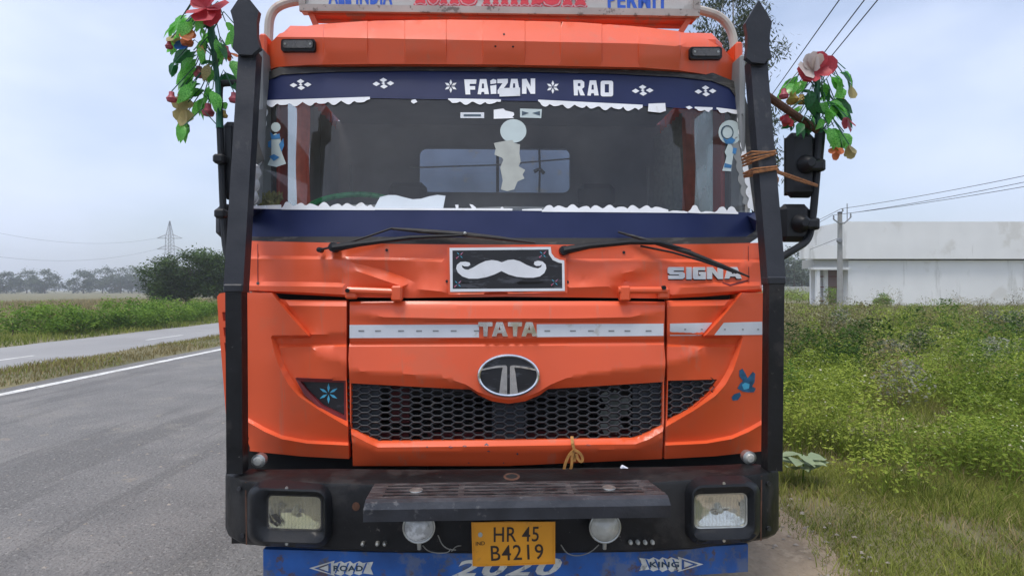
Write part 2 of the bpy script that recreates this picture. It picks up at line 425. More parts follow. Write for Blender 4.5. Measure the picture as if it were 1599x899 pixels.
# ---------------------------------------------------------------- cab shell
def part(name, m, parent, fn, **k):
    b = MB(); fn(b); return b.build(name, m, parent, **k)
CX = .02           # cab centre line in truck coordinates
XS = 1.25
for sg in (-1, 1):
    x = CX+sg*XS
    door = part('door', 'orange_paint', truck, lambda b: b.box((x, .98, 1.30), (.04, 1.18, 1.12), bev=.012))
    part('handle', 'dark_plastic', door, lambda b: b.box((x+sg*.035, 1.42, 1.62), (.03, .18, .035), bev=.01))
    fr = part('door_frame', 'orange_paint', truck, lambda b: (b.box((x, 1.55, 2.25), (.04, .10, .80), bev=.01), b.box((x, .98, 2.715), (.04, 1.24, .21), bev=.01)))
    part('window', 'window_glass' if sg < 0 else 'dusty_glass', truck, lambda b: b.box((x, .95, 2.24), (.006, 1.12, .78)))
    part('side_panel', 'orange_paint', truck, lambda b: b.box((x, 1.72, 1.85), (.045, .22, 1.95), bev=.01))
    part('side_panel', 'orange_paint', truck, lambda b: b.box((x, .34, 1.30), (.05, .12, 1.05), bev=.01))
    # inner quarter pillar: dull red lining and grey trim strip
    part('pillar_lining', 'cab_red', truck, lambda b: b.box((x-sg*.02, .585, 2.25), (.03, .14, .95), bev=.01))
    part('pillar', 'grey_trim', truck, lambda b: b.box((x-sg*.01, .36, 2.25), (.03, .13, .95), bev=.01))
    part('dark_gap_strip', 'cab_dark', truck, lambda b: b.box((x-sg*.01, .475, 2.25), (.025, .07, .95), bev=.008))  # added dark strip in place of the dark gap beside the pillar
    part('curtain_and_frame_edge', 'curtain_edge_skylit', truck, lambda b: b.tube([(x-sg*.04, (.90 if sg < 0 else 1.04)+.012*math.sin(k), 1.85+k*.088) for k in range(10)], .04, 8))  # left tube stands for the sky-lit door frame edge, brightness in its colour
    def folds(b, x=x, sg=sg):
        n = 24; v = []; f = []
        for i in range(n+1):
            y = (.98 if sg < 0 else 1.10)+i*.62/n
            for k, z in enumerate((1.86, 2.25, 2.66)): v.append((x-sg*(.05+.02*math.sin(i*1.9)+.004*k), y, z))
        for i in range(n):
            for k in range(2): f.append((i*3+k, i*3+k+1, i*3+k+4, i*3+k+3))
        b.add(v, f)
    part('curtain_and_frame_edge', 'curtain_grey' if sg > 0 else 'cab_grey', truck, folds)
    part('door_lining', 'cab_grey', truck, lambda b: b.box((x-sg*.06, 1.0, 1.45), (.05, 1.2, .78), bev=.01))
    part('grab_strap', 'grey_trim', truck, lambda b: b.box((x-sg*.22, 1.36, 2.18), (.02, .035, .36), bev=.008))
roof = part('roof', 'orange_paint', truck, lambda b: b.box((CX, 1.14, 2.86), (2.44, 1.36, .14), bev=.06))
part('headlining', 'cab_grey', truck, lambda b: b.box((CX, 1.08, 2.755), (2.36, 1.30, .03)))
part('floor', 'cab_dark', truck, lambda b: b.box((CX, 1.05, .98), (2.4, 1.5, .06)))
# rear wall with its window
wl, wr = T(655, 266, 1.75).x, T(890, 266, 1.75).x
zb, zt = T(770, 301, 1.75).z, T(770, 232, 1.75).z
rear = part('rear_wall', 'cab_grey', truck, lambda b: (b.box(((CX-1.23+wl)/2, 1.76, 1.85), (wl-CX+1.23, .05, 1.82)), b.box(((CX+1.23+wr)/2, 1.76, 1.85), (CX+1.23-wr, .05, 1.82)),
    b.box(((wl+wr)/2, 1.76, (zb+.94)/2), (wr-wl, .05, zb-.94)), b.box(((wl+wr)/2, 1.76, (zt+2.76)/2), (wr-wl, .05, 2.76-zt))))
rw = surf('rear_window', rrect(651, 228, 894, 305, 12) and [(u, v, 1.745) for u, v in rrect(651, 228, 894, 305, 12)], 'window_glass', truck, step=300, thick=0)
surf('window_seal', [(u, v, 1.735) for u, v in rrect(650, 227, 895, 306, 14)], 'grey_trim', rw, holes=[[(u, v, 1.735) for u, v in rrect(655, 232, 890, 301, 11)]], step=40, thick=.02)
part('window_bar', 'dark_plastic', rw, lambda b: b.box(((T(777, 266, 1.72).x), 1.72, (zb+zt)/2), (.022, .02, zt-zb)))
part('window_bar', 'dull_silver', rw, lambda b: b.tube([T(640, 262, 1.7), T(770, 258, 1.7), T(890, 248, 1.7)], .006))
part('curtain_tie', 'curtain_grey', rw, lambda b: (b.tube([T(842, 232, 1.69), T(843, 262, 1.69), T(842, 300, 1.69)], .008), b.tube([T(834, 268, 1.68), T(843, 264, 1.68), T(850, 271, 1.68)], .014)))
# dashboard, steering wheel, seats
def dash(b):
    secs = []
    for k in range(13):
        t = k/12; x = CX-1.16+2.32*t; hump = .05*math.exp(-((x+.72)/.34)**2)+.045*math.exp(-((x-.10)/.45)**2)
        secs.append([(x, .17+.16*abs(2*t-1)**4, 1.845), (x, .26+.16*abs(2*t-1)**4, 1.885+hump*.6), (x, .42, 1.90+hump), (x, .58, 1.875+hump), (x, .66, 1.74), (x, .60, 1.30)])
    v = [p for s_ in secs for p in s_]; f = [(i*6+k, i*6+k+1, i*6+k+7, i*6+k+6) for i in range(12) for k in range(5)]; b.add(v, f)
part('dashboard', 'cab_grey', truck, dash)
def wheel(b):
    c = T(548, 316, .62); rot = Matrix.Rotation(R(27), 3, 'X'); n = 40; pts = [c+rot @ Vector((.235*math.cos(2*math.pi*k/n), .235*math.sin(2*math.pi*k/n), -.03)) for k in range(n+1)]
    b.tube(pts, .018, 10, cap=False)
sw = part('steering_wheel', 'wheel_green', truck, wheel)
part('hub', 'cab_dark', sw, lambda b: (b.tube([T(548, 316, .62)+Vector((0, 0, -.05)), T(548, 316, .62)+Vector((0, -.1, -.4))], .05), b.tube([T(548, 316, .62)+Vector((-.22, 0, -.04)), T(548, 316, .62)+Vector((.22, 0, -.04))], .014)))
for xs in (-.68, .72):
    st_ = part('seat', 'cab_dark', truck, lambda b: (b.box((CX+xs, 1.28, 1.42), (.52, .50, .16), bev=.05), b.box((CX+xs, 1.58, 1.80), (.50, .14, .66), Matrix.Rotation(R(-10), 3, 'X'), bev=.05)))
    part('headrest', 'cab_dark', st_, lambda b: b.box((CX+xs, 1.66, 2.20), (.28, .10, .18), bev=.04))

# ---------------------------------------------------------------- windscreen
def wsd(u, v): return .075+.235*max(-.15, min(1.2, (372-v)/262))+.13*(abs(u-786)/395)**4
ws = [(389, 371), (390, 345), (397, 300), (404, 200), (411, 143), (418, 124), (440, 115), (520, 111), (640, 109), (785, 110), (960, 114), (1060, 119), (1112, 125), (1140, 136), (1154, 156), (1161, 185),
      (1174, 290), (1181, 340), (1180, 362), (1166, 371), (1000, 373), (785, 373), (560, 371)]
wind = surf('windscreen', ws, 'windscreen_glass', truck, step=26, thick=0, dfn=wsd, key='ws')
def grow(p, a, cx=786, cy=245): 
    out = []; n = len(p)
    for i in range(n):
        q0, q1 = p[i-1], p[(i+1) % n]; tx, ty = q1[0]-q0[0], q1[1]-q0[1]; l_ = math.hypot(tx, ty); nx, ny = ty/l_, -tx/l_
        if (p[i][0]-cx)*nx+(p[i][1]-cy)*ny < 0: nx, ny = -nx, -ny
        out.append((p[i][0]+nx*a, p[i][1]+ny*a))
    return out
surf('windscreen_seal', grow(ws, 11), 'rubber', truck, holes=[grow(ws, -1.5)], step=14, thick=.03, dfn=lambda u, v: wsd(u, v)-.012, sharp=40)
top_strip = [p for p in grow(ws, -1) if p[1] < 160]
top_strip = [(413, 160)]+sorted([p for p in top_strip], key=lambda p: p[0])+[(1156, 175), (1000, 166), (850, 159), (700, 156), (580, 154)]
flat('sun_strip', [top_strip], 'navy_vinyl', wind, 'ws', step=22, off=.004)
flat('lower_strip', [[(392, 326), (560, 327), (785, 329), (960, 330), (1178, 332), (1181, 345), (1179, 362), (1166, 370), (1000, 372), (785, 372), (560, 370), (391, 370)]], 'navy_vinyl', wind, 'ws', step=22, off=.004)
def scallop(u0, v0, u1, v1, amp, per=19, base=3, side=1, jit=.3):
    n = max(3, int(math.hypot(u1-u0, v1-v0)/3)); L_ = math.hypot(u1-u0, v1-v0); tx, ty = (u1-u0)/L_, (v1-v0)/L_; nx, ny = -ty*side, tx*side
    a_ = []; b_ = []
    for i in range(n+1):
        t = i/n*L_; w_ = base+amp*abs(math.sin(math.pi*t/per))**.8*(1+jit*math.sin(t*.21+u0)); e_ = min(1, i/2, (n-i)/2)
        a_.append((u0+tx*t-nx*1.5, v0+ty*t-ny*1.5)); b_.append((u0+tx*t+nx*w_*max(.3, e_), v0+ty*t+ny*w_*max(.3, e_)))
    return a_+b_[::-1]
lace = [scallop(413, 159, 578, 153.5, 5.5, 20), scallop(700, 156, 782, 157.5, 5, 19, 2), scallop(840, 158, 1003, 166, 5.5, 19), [(643, 157), (649, 156), (652, 160), (646, 163), (642, 160)],
        [(1070, 168), (1076, 166), (1081, 169), (1075, 172)], scallop(1084, 169, 1112, 170, 3, 16, 2.5), scallop(1118, 170, 1157, 175, 2.5, 18, 3),
        scallop(440, 326, 586, 327, 6, 19, 3, -1), [(392, 326), (440, 327), (440, 320), (392, 322)], scallop(846, 329.5, 1043, 331, 5.5, 19, 3.5, -1), [(586, 328), (800, 329), (800, 326), (586, 325)],
        [(815, 329), (846, 329.5), (846, 326), (815, 327)], scallop(1043, 331, 1073, 331.5, .5, 19, 1.5, -1), scallop(1074, 331, 1094, 332, 7, 20, 2, -1), scallop(1094, 332, 1116, 332, .4, 19, 1.5, -1), scallop(1116, 332, 1152, 333, 7, 18, 3, -1),
        [(712, 326), (711, 320), (716, 320), (716, 326)], [(737, 326), (733, 319), (738, 320), (743, 324), (744, 326)], [(780, 327), (784, 323), (788, 327)],
        scallop(412, 166, 394, 322, 4.5, 19, 4, -1, .1), scallop(1158, 178, 1177, 330, 4.5, 19, 5, 1, .1)]
flat('lace_trim', lace, 'white_vinyl', wind, 'ws', off=.0065, step=30, each=True)
flat('lace_trim', [[(405, 172), (417, 168), (413, 250), (409, 318), (396, 321), (400, 260)], scallop(1150, 214, 1170, 322, 4, 19, 6, 1, .1)], 'grey_trim', wind, 'ws', off=.0025, step=40, each=True)
def diamonds(u, v, s_=1.): return [[(u+dx-6*s_, v+dy), (u+dx, v+dy-3.6*s_), (u+dx+6*s_, v+dy), (u+dx, v+dy+3.6*s_)] for dx, dy in ((-11*s_, 1), (0, -5*s_), (11*s_, 0), (1, 5*s_))]+[[(u-3, v), (u, v-2), (u+3, v), (u, v+2)]]
for u, v in ((470, 133), (599, 131), (1003, 142), (1101, 143)): flat('diamond_sticker', diamonds(u, v), 'white_vinyl', wind, 'ws', off=.0065, each=True)
def star(u, v, r, n=6, wd=.26, rot=30):
    o = []
    for k in range(n):
        a_ = R(rot+360*k/n); dx, dy = math.cos(a_), math.sin(a_); o.append([(u+dx*r*.12, v+dy*r*.12), (u+dx*r*.55-dy*r*wd, v+dy*r*.55+dx*r*wd), (u+dx*r, v+dy*r), (u+dx*r*.55+dy*r*wd, v+dy*r*.55-dx*r*wd)])
    return o
for u, v in ((704, 135.5), (863, 137)): flat('star_sticker', star(u, v, 10.5, 6, .2), 'white_vinyl', wind, 'ws', off=.0065, each=True)
SH = lambda p, dx, dy=0: [(u+dx, v+dy) for u, v in p]
gA = {'out': [(749.5, 124.5), (759.5, 124.5), (763.5, 148), (756.5, 148), (756, 144.5), (752, 144.5), (751, 148.5), (745.8, 148)], 'holes': [[(752.8, 131.5), (755.6, 131.5), (756, 139), (752.2, 139)]]}
def moveA(dx, dy): return {'out': SH(gA['out'], dx, dy), 'holes': [SH(gA['holes'][0], dx, dy)]}
for g in ([(725, 125), (744, 125), (743.5, 132), (733.5, 132), (733.5, 135.5), (742, 135.5), (742, 141), (734, 141), (734.5, 148.5), (727, 148.5)], gA, [(765.5, 135), (775, 133.5), (775, 147.5), (766.5, 147.8)], [(765.5, 127), (770, 124.3), (775, 126), (775, 131), (766, 132.5)],
          [(776.5, 124.5), (793, 124), (793, 130), (785, 141), (793, 141), (793, 147), (777, 147.5), (777, 142), (784.5, 131), (776.5, 131)], moveA(48.5, -.3), [(815, 124.5), (822, 124), (828.5, 136), (828.5, 123.5), (835.5, 123.5), (835.5, 147.5), (828.5, 147.5), (822, 135.5), (822, 147.5), (815, 147.5)],
          {'out': [(895, 126), (908, 126), (912, 129), (912, 137), (908.5, 140), (913, 150), (906, 150), (902.7, 141), (902, 141), (902, 150), (896, 150)], 'holes': [[(902, 131), (906, 131), (906, 135.5), (902, 135.5)]]}, moveA(171, 2), {'out': rrect(937.5, 127, 957, 151.5, 3, 2), 'holes': [[(944, 132.5), (950.5, 132.5), (950.5, 145.5), (944, 145.5)]]}):
    flat('name_letter', [g], 'white_vinyl', wind, 'ws', off=.0065)
tl_ = flat('toll_tag', [[(779, 139), (812, 138), (812, 151), (780, 152)]], 'tape_white', wind, 'ws', off=.009)
flat('toll_tag', [[(719, 176), (756, 176), (756, 185), (719, 185)]], 'tape_white', wind, 'ws', off=.003)
flat('toll_tag', [[(771, 172), (786, 170), (789, 173), (802, 176), (803, 180), (800, 183), (803, 185), (771, 186)]], 'white_vinyl', wind, 'ws', off=.003)
flat('toll_tag', [[(812, 170), (846, 171), (845, 185), (812, 184)]], 'pale_sticker', wind, 'ws', off=.003)
flat('print', [[(724, 179), (751, 179), (751, 182), (724, 182)], [(815, 174), (826, 177), (815, 181)], [(843, 174), (831, 177), (843, 181)]], 'sticker_ink', tl_, 'ws', off=.0045, each=True)
flat('toll_tag', [[(1012, 163), (1038, 162), (1039, 174), (1030, 177), (1011, 175)]], 'white_vinyl', wind, 'ws', off=.009)
flat('round_sticker', [ell(801.5, 205, 20.5, 18.5)], 'pale_sticker', wind, 'ws', off=.003)
flat('peeling_sticker', [[(771, 224), (786, 221), (800, 219), (803, 224), (812, 226), (811, 240), (813, 252), (810, 260), (820, 266), (816, 273), (819, 279), (808, 284), (803, 296), (792, 299), (782, 296), (785, 282), (781, 262), (786, 250), (784, 247), (772, 242), (774, 233)]], 'worn_sticker', wind, 'ws', off=.0045)
# figure-shaped stickers in the two corners, kept as plain patches of colour
fs = flat('side_sticker', [ell(431, 199, 7.5, 7.5, 16), [(424, 213), (431, 208), (438, 214), (441, 240), (447, 256), (432, 261), (418, 258), (424, 245)]], 'pale_sticker', wind, 'ws', off=.003, each=True)
flat('sticker_print', [[(422, 206), (428, 212), (437, 209), (438, 217), (424, 218)], [(419, 222), (424, 219), (424, 232), (419, 230)], [(436, 226), (443, 216), (444, 228), (440, 238)], [(421, 245), (428, 241), (437, 246), (428, 252)]], 'sticker_blue', fs, 'ws', off=.0045, each=True)
fs = flat('side_sticker', [ell(1140, 207, 18.5, 19, 22)], 'pale_sticker', wind, 'ws', off=.003, each=True)
flat('sticker_print', [{'out': ell(1135, 207, 10, 11, 18), 'holes': [ell(1135.5, 207, 8, 9.5, 18)]}], 'sticker_ink', fs, 'ws', off=.0045, each=True)
flat('sticker_print', [[(1128, 216), (1134, 219), (1142, 215), (1148, 219), (1143, 225), (1133, 225)], [(1144, 231), (1150, 232), (1148, 241), (1143, 240)], [(1131, 255), (1142, 258), (1141, 263), (1130, 262)]], 'sticker_blue', fs, 'ws', off=.0055, each=True)
flat('sticker_print', [[(1137, 224), (1142, 227), (1146, 236), (1143, 252), (1141, 268), (1127, 267), (1132, 252), (1134, 244), (1131, 238)]], 'pale_sticker', fs, 'ws', off=.0045, each=True)
# ---------------------------------------------------------------- roof brow
segs = [505, 574, 632, 697, 754, 820, 875, 940, 997, 1062]
def vis_top(u): 
    pts = [(412, 86), (420, 70), (436, 53), (466, 43), (500, 38), (574, 33), (700, 31), (785, 32), (900, 35), (1000, 42), (1060, 49), (1100, 59), (1130, 76), (1148, 98), (1158, 128)]
    return float(np.interp(u, [p[0] for p in pts], [p[1] for p in pts]))
def vis_bot(u): return float(np.interp(u, [405, 412, 432, 480, 600, 785, 1000, 1060, 1100, 1130, 1158], [118, 112, 105, 101.5, 100, 101, 105.5, 110, 116, 126, 152]))
def vd(u, v):
    e_ = abs(u-783)/375; side = .16*e_**5; t, b_ = vis_top(u), vis_bot(u); mid = 64+8*(u-783)/375
    if v > mid: d = .245+.025*(v-mid)/40
    else: d = .245+.20*((mid-v)/33)**1.25
    k = sum(1 for s_ in segs if u > s_)
    lift = (.007 if k % 2 else 0.)
    if 505 < u < 1062: d -= lift*min(1, max(0, (b_-6-v)/5))
    return d+side
out = [(u, vis_top(u)) for u in (408, 412, 416, 420, 428, 436, 450, 466, 483, 500, 574, 640, 700, 785, 860, 900, 950, 1000, 1030, 1060, 1080, 1100, 1115, 1130, 1140, 1148, 1154, 1159)]
out = [(408, 104)]+out+[(u, vis_bot(u)) for u in (1158, 1145, 1130, 1115, 1100, 1060, 1000, 785, 600, 480, 450, 432, 418, 409)]
ln = []
for s_ in segs:
    for dx in (-.8, .8): ln.append([(s_+dx, vis_top(s_)+.5), (s_+dx, vis_bot(s_)-8)])
ln.append([(430, 58), (500, 58.5), (785, 64), (1000, 68.5), (1120, 77)])
brow = surf('roof_brow', out, 'orange_paint', truck, lines=ln, step=11, thick=.10, dfn=vd, key='brow', sharp=22)
flat('screw_hole', [ell(u, v, 1.7, 1.7, 8) for u, v in ((787, 54), (773.5, 73), (801, 73.5))], 'core_black', brow, 'brow', off=.002, each=True)
for u0, v0, u1, v1 in ((441, 64, 494, 83), (1075, 76, 1125, 95)):
    lamp = flat('marker_lamp', [rrect(u0, v0, u1, v1, 4)], 'dark_plastic', truck, 'brow', thick=.022, off=0)
    flat('lens', [rrect(u0+3.5, v0+3, u1-3.5, v1-4.5, 3)], 'amber_lens', lamp, 'brow', thick=.006, off=.0225)
    flat('screw', [ell(u, (v0+v1)/2-1, 1.8, 1.8, 8) for u in (u0+7, u1-7)], 'dull_silver', lamp, 'brow', thick=.002, off=.0288, each=True)

# ---------------------------------------------------------------- nose panels
def hb(u): return .085*max(0, (abs(u-787)-200)/200)**2        # corner set-back
def HL(pts): return [(u, v, d+hb(u)) for u, v, d in pts]
nose = surf('nose_panel', HL([(386, 376, .06), (470, 378, .055), (620, 381, .05), (785, 382, .05), (950, 382, .05), (1100, 381, .055), (1187, 379, .06), (1189, 408, .03), (1190, 456, .035), (1100, 463, .036), (1046, 466, .036), (960, 465, .034), (790, 463, .034), (640, 465, .034), (545, 464, .036), (470, 460, .036), (384, 455, .035), (385, 404, .03)]),
    'orange_paint', truck, step=9, thick=.05, key='nose', sharp=35, lines=[
    HL([(387, 399, .046), (520, 400, .046), (690, 404, .046)]), HL([(387, 404, .030), (520, 405, .030), (600, 406, .036), (690, 409, .030)]),
    HL([(885, 404, .046), (1010, 404, .046), (1187, 405, .046)]), HL([(885, 409, .030), (1010, 409, .030), (1188, 410, .030)]),
    HL([(388, 439, .030), (470, 440, .034), (530, 441, .036)]), HL([(388, 446, .010), (470, 447, .012), (535, 448, .012)]), HL([(390, 453, .010), (470, 456, .012), (540, 460, .014)]),
    HL([(1060, 443, .034), (1120, 440, .034), (1187, 440, .030)]), HL([(1058, 449, .014), (1120, 447, .012), (1187, 446, .010)]), HL([(1050, 460, .014), (1120, 456, .012), (1188, 451, .010)]),
    HL([(522, 411, .030), (560, 424, .014), (598, 437, .006), (628, 447, .008)]), HL([(545, 409, .036), (590, 418, .050), (625, 430, .052), (650, 442, .040)]), HL([(655, 412, .030), (672, 425, .034), (690, 447, .02)]),
    HL([(660, 452, .012), (690, 455, .010)]), HL([(890, 449, .010), (950, 447, .012)]), HL([(905, 438, .030), (945, 432, .018), (985, 424, .020), (1020, 414, .034)]), HL([(975, 440, .042), (1010, 432, .040), (1045, 420, .034)]),
    HL([(400, 415, .034), (403, 430, .038)]), HL([(1165, 415, .034), (1167, 432, .036)])])
flat('screw', [ell(u, v, 2.3, 2.3, 8) for u, v in ((604, 390.5), (974, 394), (403, 442), (698, 439), (886, 440))], 'dark_plastic', nose, 'nose', off=.001, thick=.003, each=True)
flat('panel_seam', [[(402, 381), (403, 381), (403.4, 453), (402.2, 453)], [(1168, 384), (1168.8, 384), (1170, 452), (1169, 452)]], 'red_frame', nose, 'nose', off=.0012, step=12, each=True)
# centre flap with the radiator opening
hole = [(548, 598, .012), (640, 603, .012), (735, 608, .012), (748, 617, .008), (768, 626, .004), (794, 630, .004), (820, 626, .004), (842, 617, .008), (856, 607, .012), (940, 602, .012), (1035, 596, .012),
        (1034, 664, .012), (1012, 676, .012), (992, 684, .013), (790, 687, .013), (590, 689, .013), (570, 680, .012), (548, 669, .012)]
flap = surf('front_flap', [(546, 471, .022), (640, 470, .02), (790, 470, .02), (940, 470, .02), (1038, 471, .022), (1038, 476, .005), (1038, 486, .0), (1037.5, 503, .004), (1037, 526, .004), (1037, 533, .018), (1037, 538, .004), (1039, 562, -.003), (1039, 571, -.008), (1037, 596, .012), (1037, 655, .012), (1035.5, 673, -.004), (1035, 684, -.002), (1034, 716, .034), (790, 727, .03), (551, 727, .034), (550, 692, -.002), (548.5, 679, -.004), (547, 660, .012), (546, 600, .012), (545, 578, -.008), (544, 560, -.003), (545, 541, .004), (546, 536, .018), (546, 529, .004), (546, 504, .004), (546, 486, .0), (546, 477, .005)],
    'orange_paint', truck, holes=[hole], step=6, thick=.035, key='flap', sharp=35, lines=[
    [(546, 477, .005), (560, 477, .004), (790, 476, .004), (1024, 476, .004), (1038, 476, .005)], [(552, 486, -.002), (600, 495, -.012), (700, 497, -.014), (890, 497, -.014), (985, 495, -.012), (1032, 484, -.002)], [(546, 504, .004), (1037.5, 503, .004)],
    [(546, 529, .004), (790, 528, .003), (1037, 526, .004)], [(546, 536, .018), (1037, 533, .018)], [(545, 541, .004), (790, 540, .003), (1037, 538, .004)],
    [(545, 578, -.008), (560, 579, -.012), (640, 584, -.014), (700, 591, -.014), (728, 600, -.014), (745, 611, -.012), (770, 620, -.010), (794, 624, -.010), (820, 620, -.010), (842, 611, -.012), (860, 600, -.014), (884, 590, -.014), (950, 580, -.014), (1025, 572, -.012), (1039, 571, -.008)],
    [(549, 678, -.008), (572, 690, -.011), (590, 698, -.013), (790, 696, -.013), (992, 693, -.013), (1014, 685, -.011), (1035, 673, -.008)], [(550, 690, -.006), (590, 706, -.010), (790, 704, -.010), (992, 701, -.010), (1034, 684, -.006)]])
# corner panels, one drawn and mirrored
def corner(mir):
    M = (lambda u: 1583-u) if mir else (lambda u: u)
    cd = lambda u: .10*max(0., (543-u)/157)**2
    def P_(pts): return [(M(u), v, d+cd(u)) for u, v, d in pts]
    tri = P_([(463, 592, .022), (500, 593, .022), (540, 594, .022), (541, 657, .022), (522, 648, .022), (503, 637, .022), (478, 614, .022)])
    o = surf('corner_panel', P_([(380, 457, .0), (424, 457, .0), (431, 466, .01), (445, 468, .032), (541, 469, .032), (541, 478, .008), (541, 521, .016), (541, 529, .036), (541, 536, .036), (541, 541, .014), (541, 566, .002), (541, 588, .02), (543, 655, .022), (543, 666, -.004), (544, 690, .016), (544, 695, -.004), (545, 716, .02), (470, 712, .02), (392, 704, .02), (380, 702, .02), (380, 650, .02), (380, 560, .0)]),
        'orange_paint', truck, holes=[tri], step=8, thick=.05, key='corner_r' if mir else 'corner_l', sharp=38, lines=[
        P_([(425, 458.5, -.003), (438, 475, -.006), (460, 501, -.008), (481, 523, -.008)]), P_([(432, 467, .026), (445, 477, .026), (468, 503, .026), (486, 525, .030)]), P_([(481, 523, -.008), (452, 523, -.004), (425, 523, .0)]),
        P_([(484, 528, .034), (452, 528, .03), (427, 527.5, .014)]), P_([(452, 477, .008), (541, 478, .008)]), P_([(487, 522, .016), (541, 521, .016)]), P_([(489, 530, .036), (541, 529, .036)]), P_([(434, 538, .032), (541, 536, .036)]), P_([(437, 542, .016), (541, 541, .014)]),
        P_([(490, 545, .016), (508, 558, .010), (541, 566, .002)]),
        P_([(423, 527, .0), (429, 552, -.004), (438, 578, -.006), (450, 600, -.006), (466, 618, -.006), (500, 641, -.008), (543, 666, -.004)]), P_([(430, 530, .026), (437, 552, .026), (446, 575, .026), (456, 592, .026), (470, 611, .026), (498, 634, .026)]),
        P_([(384, 650, .016), (414, 667, .022), (440, 679, .022), (480, 687, .020), (544, 690, .016)]), P_([(384, 657, -.004), (414, 674, -.006), (440, 685, -.006), (480, 692, -.006), (544, 695, -.004)])])
    return o, tri
cl, tri_l = corner(False); cr_, tri_r = corner(True)
flat('badge_panel', [[(p[0]+(dx), p[1]) for p, dx in zip([q[:2] for q in tri_l], (-2, 0, 4, 4, 0, -2, -3))]], 'print_black', cl, d=.052, off=0, step=30)
surf('red_rim', [(u, v, .024) for u, v in [(461, 590), (541.5, 592), (542.5, 660), (502, 639.5), (475, 616)]], 'red_frame', cl, holes=[[(u, v, .028) for u, v in [(469, 595.5), (537, 597), (537.5, 650), (503, 633), (481, 611)]]], step=30, thick=.03)
flat('star_sticker', star(513, 614, 16, 6, .13, 30), 'cyan_vinyl', cl, d=.047, off=0, each=True)

# honeycomb grille
def honey(name, clip, d, parent, cells=None, pitch=16.25, row=10.0, u0=553.0, v0=604.0, m='grille_plastic', mid=False):
    b = MB(); hx, fx, hy = pitch*.665, pitch*.335, row/2; cs = []
    us = [p[0] for p in clip]; vs = [p[1] for p in clip]
    for i in range(int((min(us)-u0)/pitch)-1, int((max(us)-u0)/pitch)+2):
        for j in range(int((min(vs)-v0)/row)-2, int((max(vs)-v0)/row)+2):
            u, v = u0+i*pitch, v0+j*row+(row/2 if i % 2 else 0)
            if inside((u, v), clip): cs.append((i, u, v))
    for i, u, v in cs:
        hexo = [(u-hx, v), (u-fx, v-hy), (u+fx, v-hy), (u+hx, v), (u+fx, v+hy), (u-fx, v+hy)]
        hexi = [(u+(p[0]-u)*.86, v+(p[1]-v)*.76) for p in hexo]
        A = [T(p[0], p[1], d) for p in hexo]; B = [T(p[0], p[1], d+.002) for p in hexi]; C = [T(u+(p[0]-u)*.88, v+(p[1]-v)*.80, d+.020) for p in hexi]
        f = []
        for k in range(6):
            q = (k+1) % 6; f += [(k, q, 6+q, 6+k), (6+k, 6+q, 12+q, 12+k)]
        b.add(A+B+C, f)
    o = b.build(name, m, parent, sharp=20); return o
clip = [(546, 592), (736, 600), (794, 628), (856, 600), (1037, 590), (1037, 668), (994, 690), (588, 694), (546, 674)]
grille = honey('grille', clip, .026, truck)
for u0, u1 in ((546, 592), (768, 818), (988, 1038)):
    surf('blanking_plate', [(u0, 590, .046), (u1, 590, .046), (u1, 692, .046), (u0, 692, .046)], 'blind_plastic', grille, step=60, thick=.01)
cg = honey('grille', [(p[0]+dx, p[1]+dy) for p, dx, dy in zip([q[:2] for q in tri_r], (-4, -4, -5, -5, 0, 1, 0), (2, -3, -4, 5, 6, 5, 3))], .042, cr_)
surf('blanking_plate', [(p[0], p[1], .068) for p in [(1126, 586), (1036, 588), (1036, 668), (1060, 660), (1100, 632)]], 'blind_plastic', cr_, step=60, thick=.01)
# black backing and red frame behind the grille
part('seam_dark_backing', 'core_black', truck, lambda b: b.box((CX, .40, 1.30), (2.40, .06, 1.06)))  # black box added so panel seams and grille openings look dark
part('radiator_frame', 'red_frame', truck, lambda b: (b.box(T(626, 640, .14), (.085, .03, .34)), b.box(T(612, 640, .15), (.02, .03, .34)), b.box((T(790, 682, .12).x, .12, T(790, 684, .12).z), (1.30, .04, .07)), b.box((T(790, 590, .14).x, .14, T(790, 596, .14).z), (1.30, .03, .03))))
part('leaf_debris', 'worn_sticker', truck, lambda b: [b.box(T(960+random.uniform(-14, 22), 645+random.uniform(-28, 30), .075), (.05, .004, .06), Matrix.Rotation(random.uniform(-1, 1), 3, 'Y')) for _ in range(14)])

# ---------------------------------------------------------------- badges, tape and lettering on the nose
pad = [(698, 386), (866, 384), (868, 397), (876, 402), (884, 403), (886, 457), (700, 460)]
plate = surf('sticker_plate', [(p[0], p[1], .014) for p in pad], 'orange_paint', truck, step=40, thick=.035, key='pad')
bd_ = [(702, 387), (860, 385.5), (861, 395), (866, 402), (874, 405.5), (881, 406.5), (882, 454), (703, 455.5)]
ins = [(706.5, 391), (856.5, 389.5), (857, 397), (863, 406), (872, 410), (877.5, 411), (878, 450), (707, 451)]
stk = flat('moustache_sticker', [ins], 'print_black', plate, 'pad', off=.002, step=30)
flat('border', [{'out': bd_, 'holes': [ins]}], 'white_vinyl', stk, 'pad', off=.002)
tash = [(783.5, 409.5), (793, 406), (802, 405.3), (812, 408), (822, 413.5), (832, 417.5), (840, 419), (845, 416.5), (846, 413), (843, 415), (837, 415.2), (833.5, 412.5), (834.5, 408.5), (840, 407), (847, 408.2), (852, 413), (853, 419), (850, 426), (843, 431.5), (833, 433.5), (820, 433.5), (806, 432), (794, 428.5), (783, 423.2),
        (772, 428.5), (760, 432.5), (746, 435), (732, 435), (722, 431.5), (715, 425.5), (712.3, 419), (713.5, 413.5), (719, 409), (727, 408.5), (733.5, 410), (734.5, 413.5), (731, 416), (725, 415.8), (721, 414), (722, 417.5), (726, 420.5), (731, 421), (738, 418), (748, 412), (758, 407.5), (768, 406), (776, 407)]
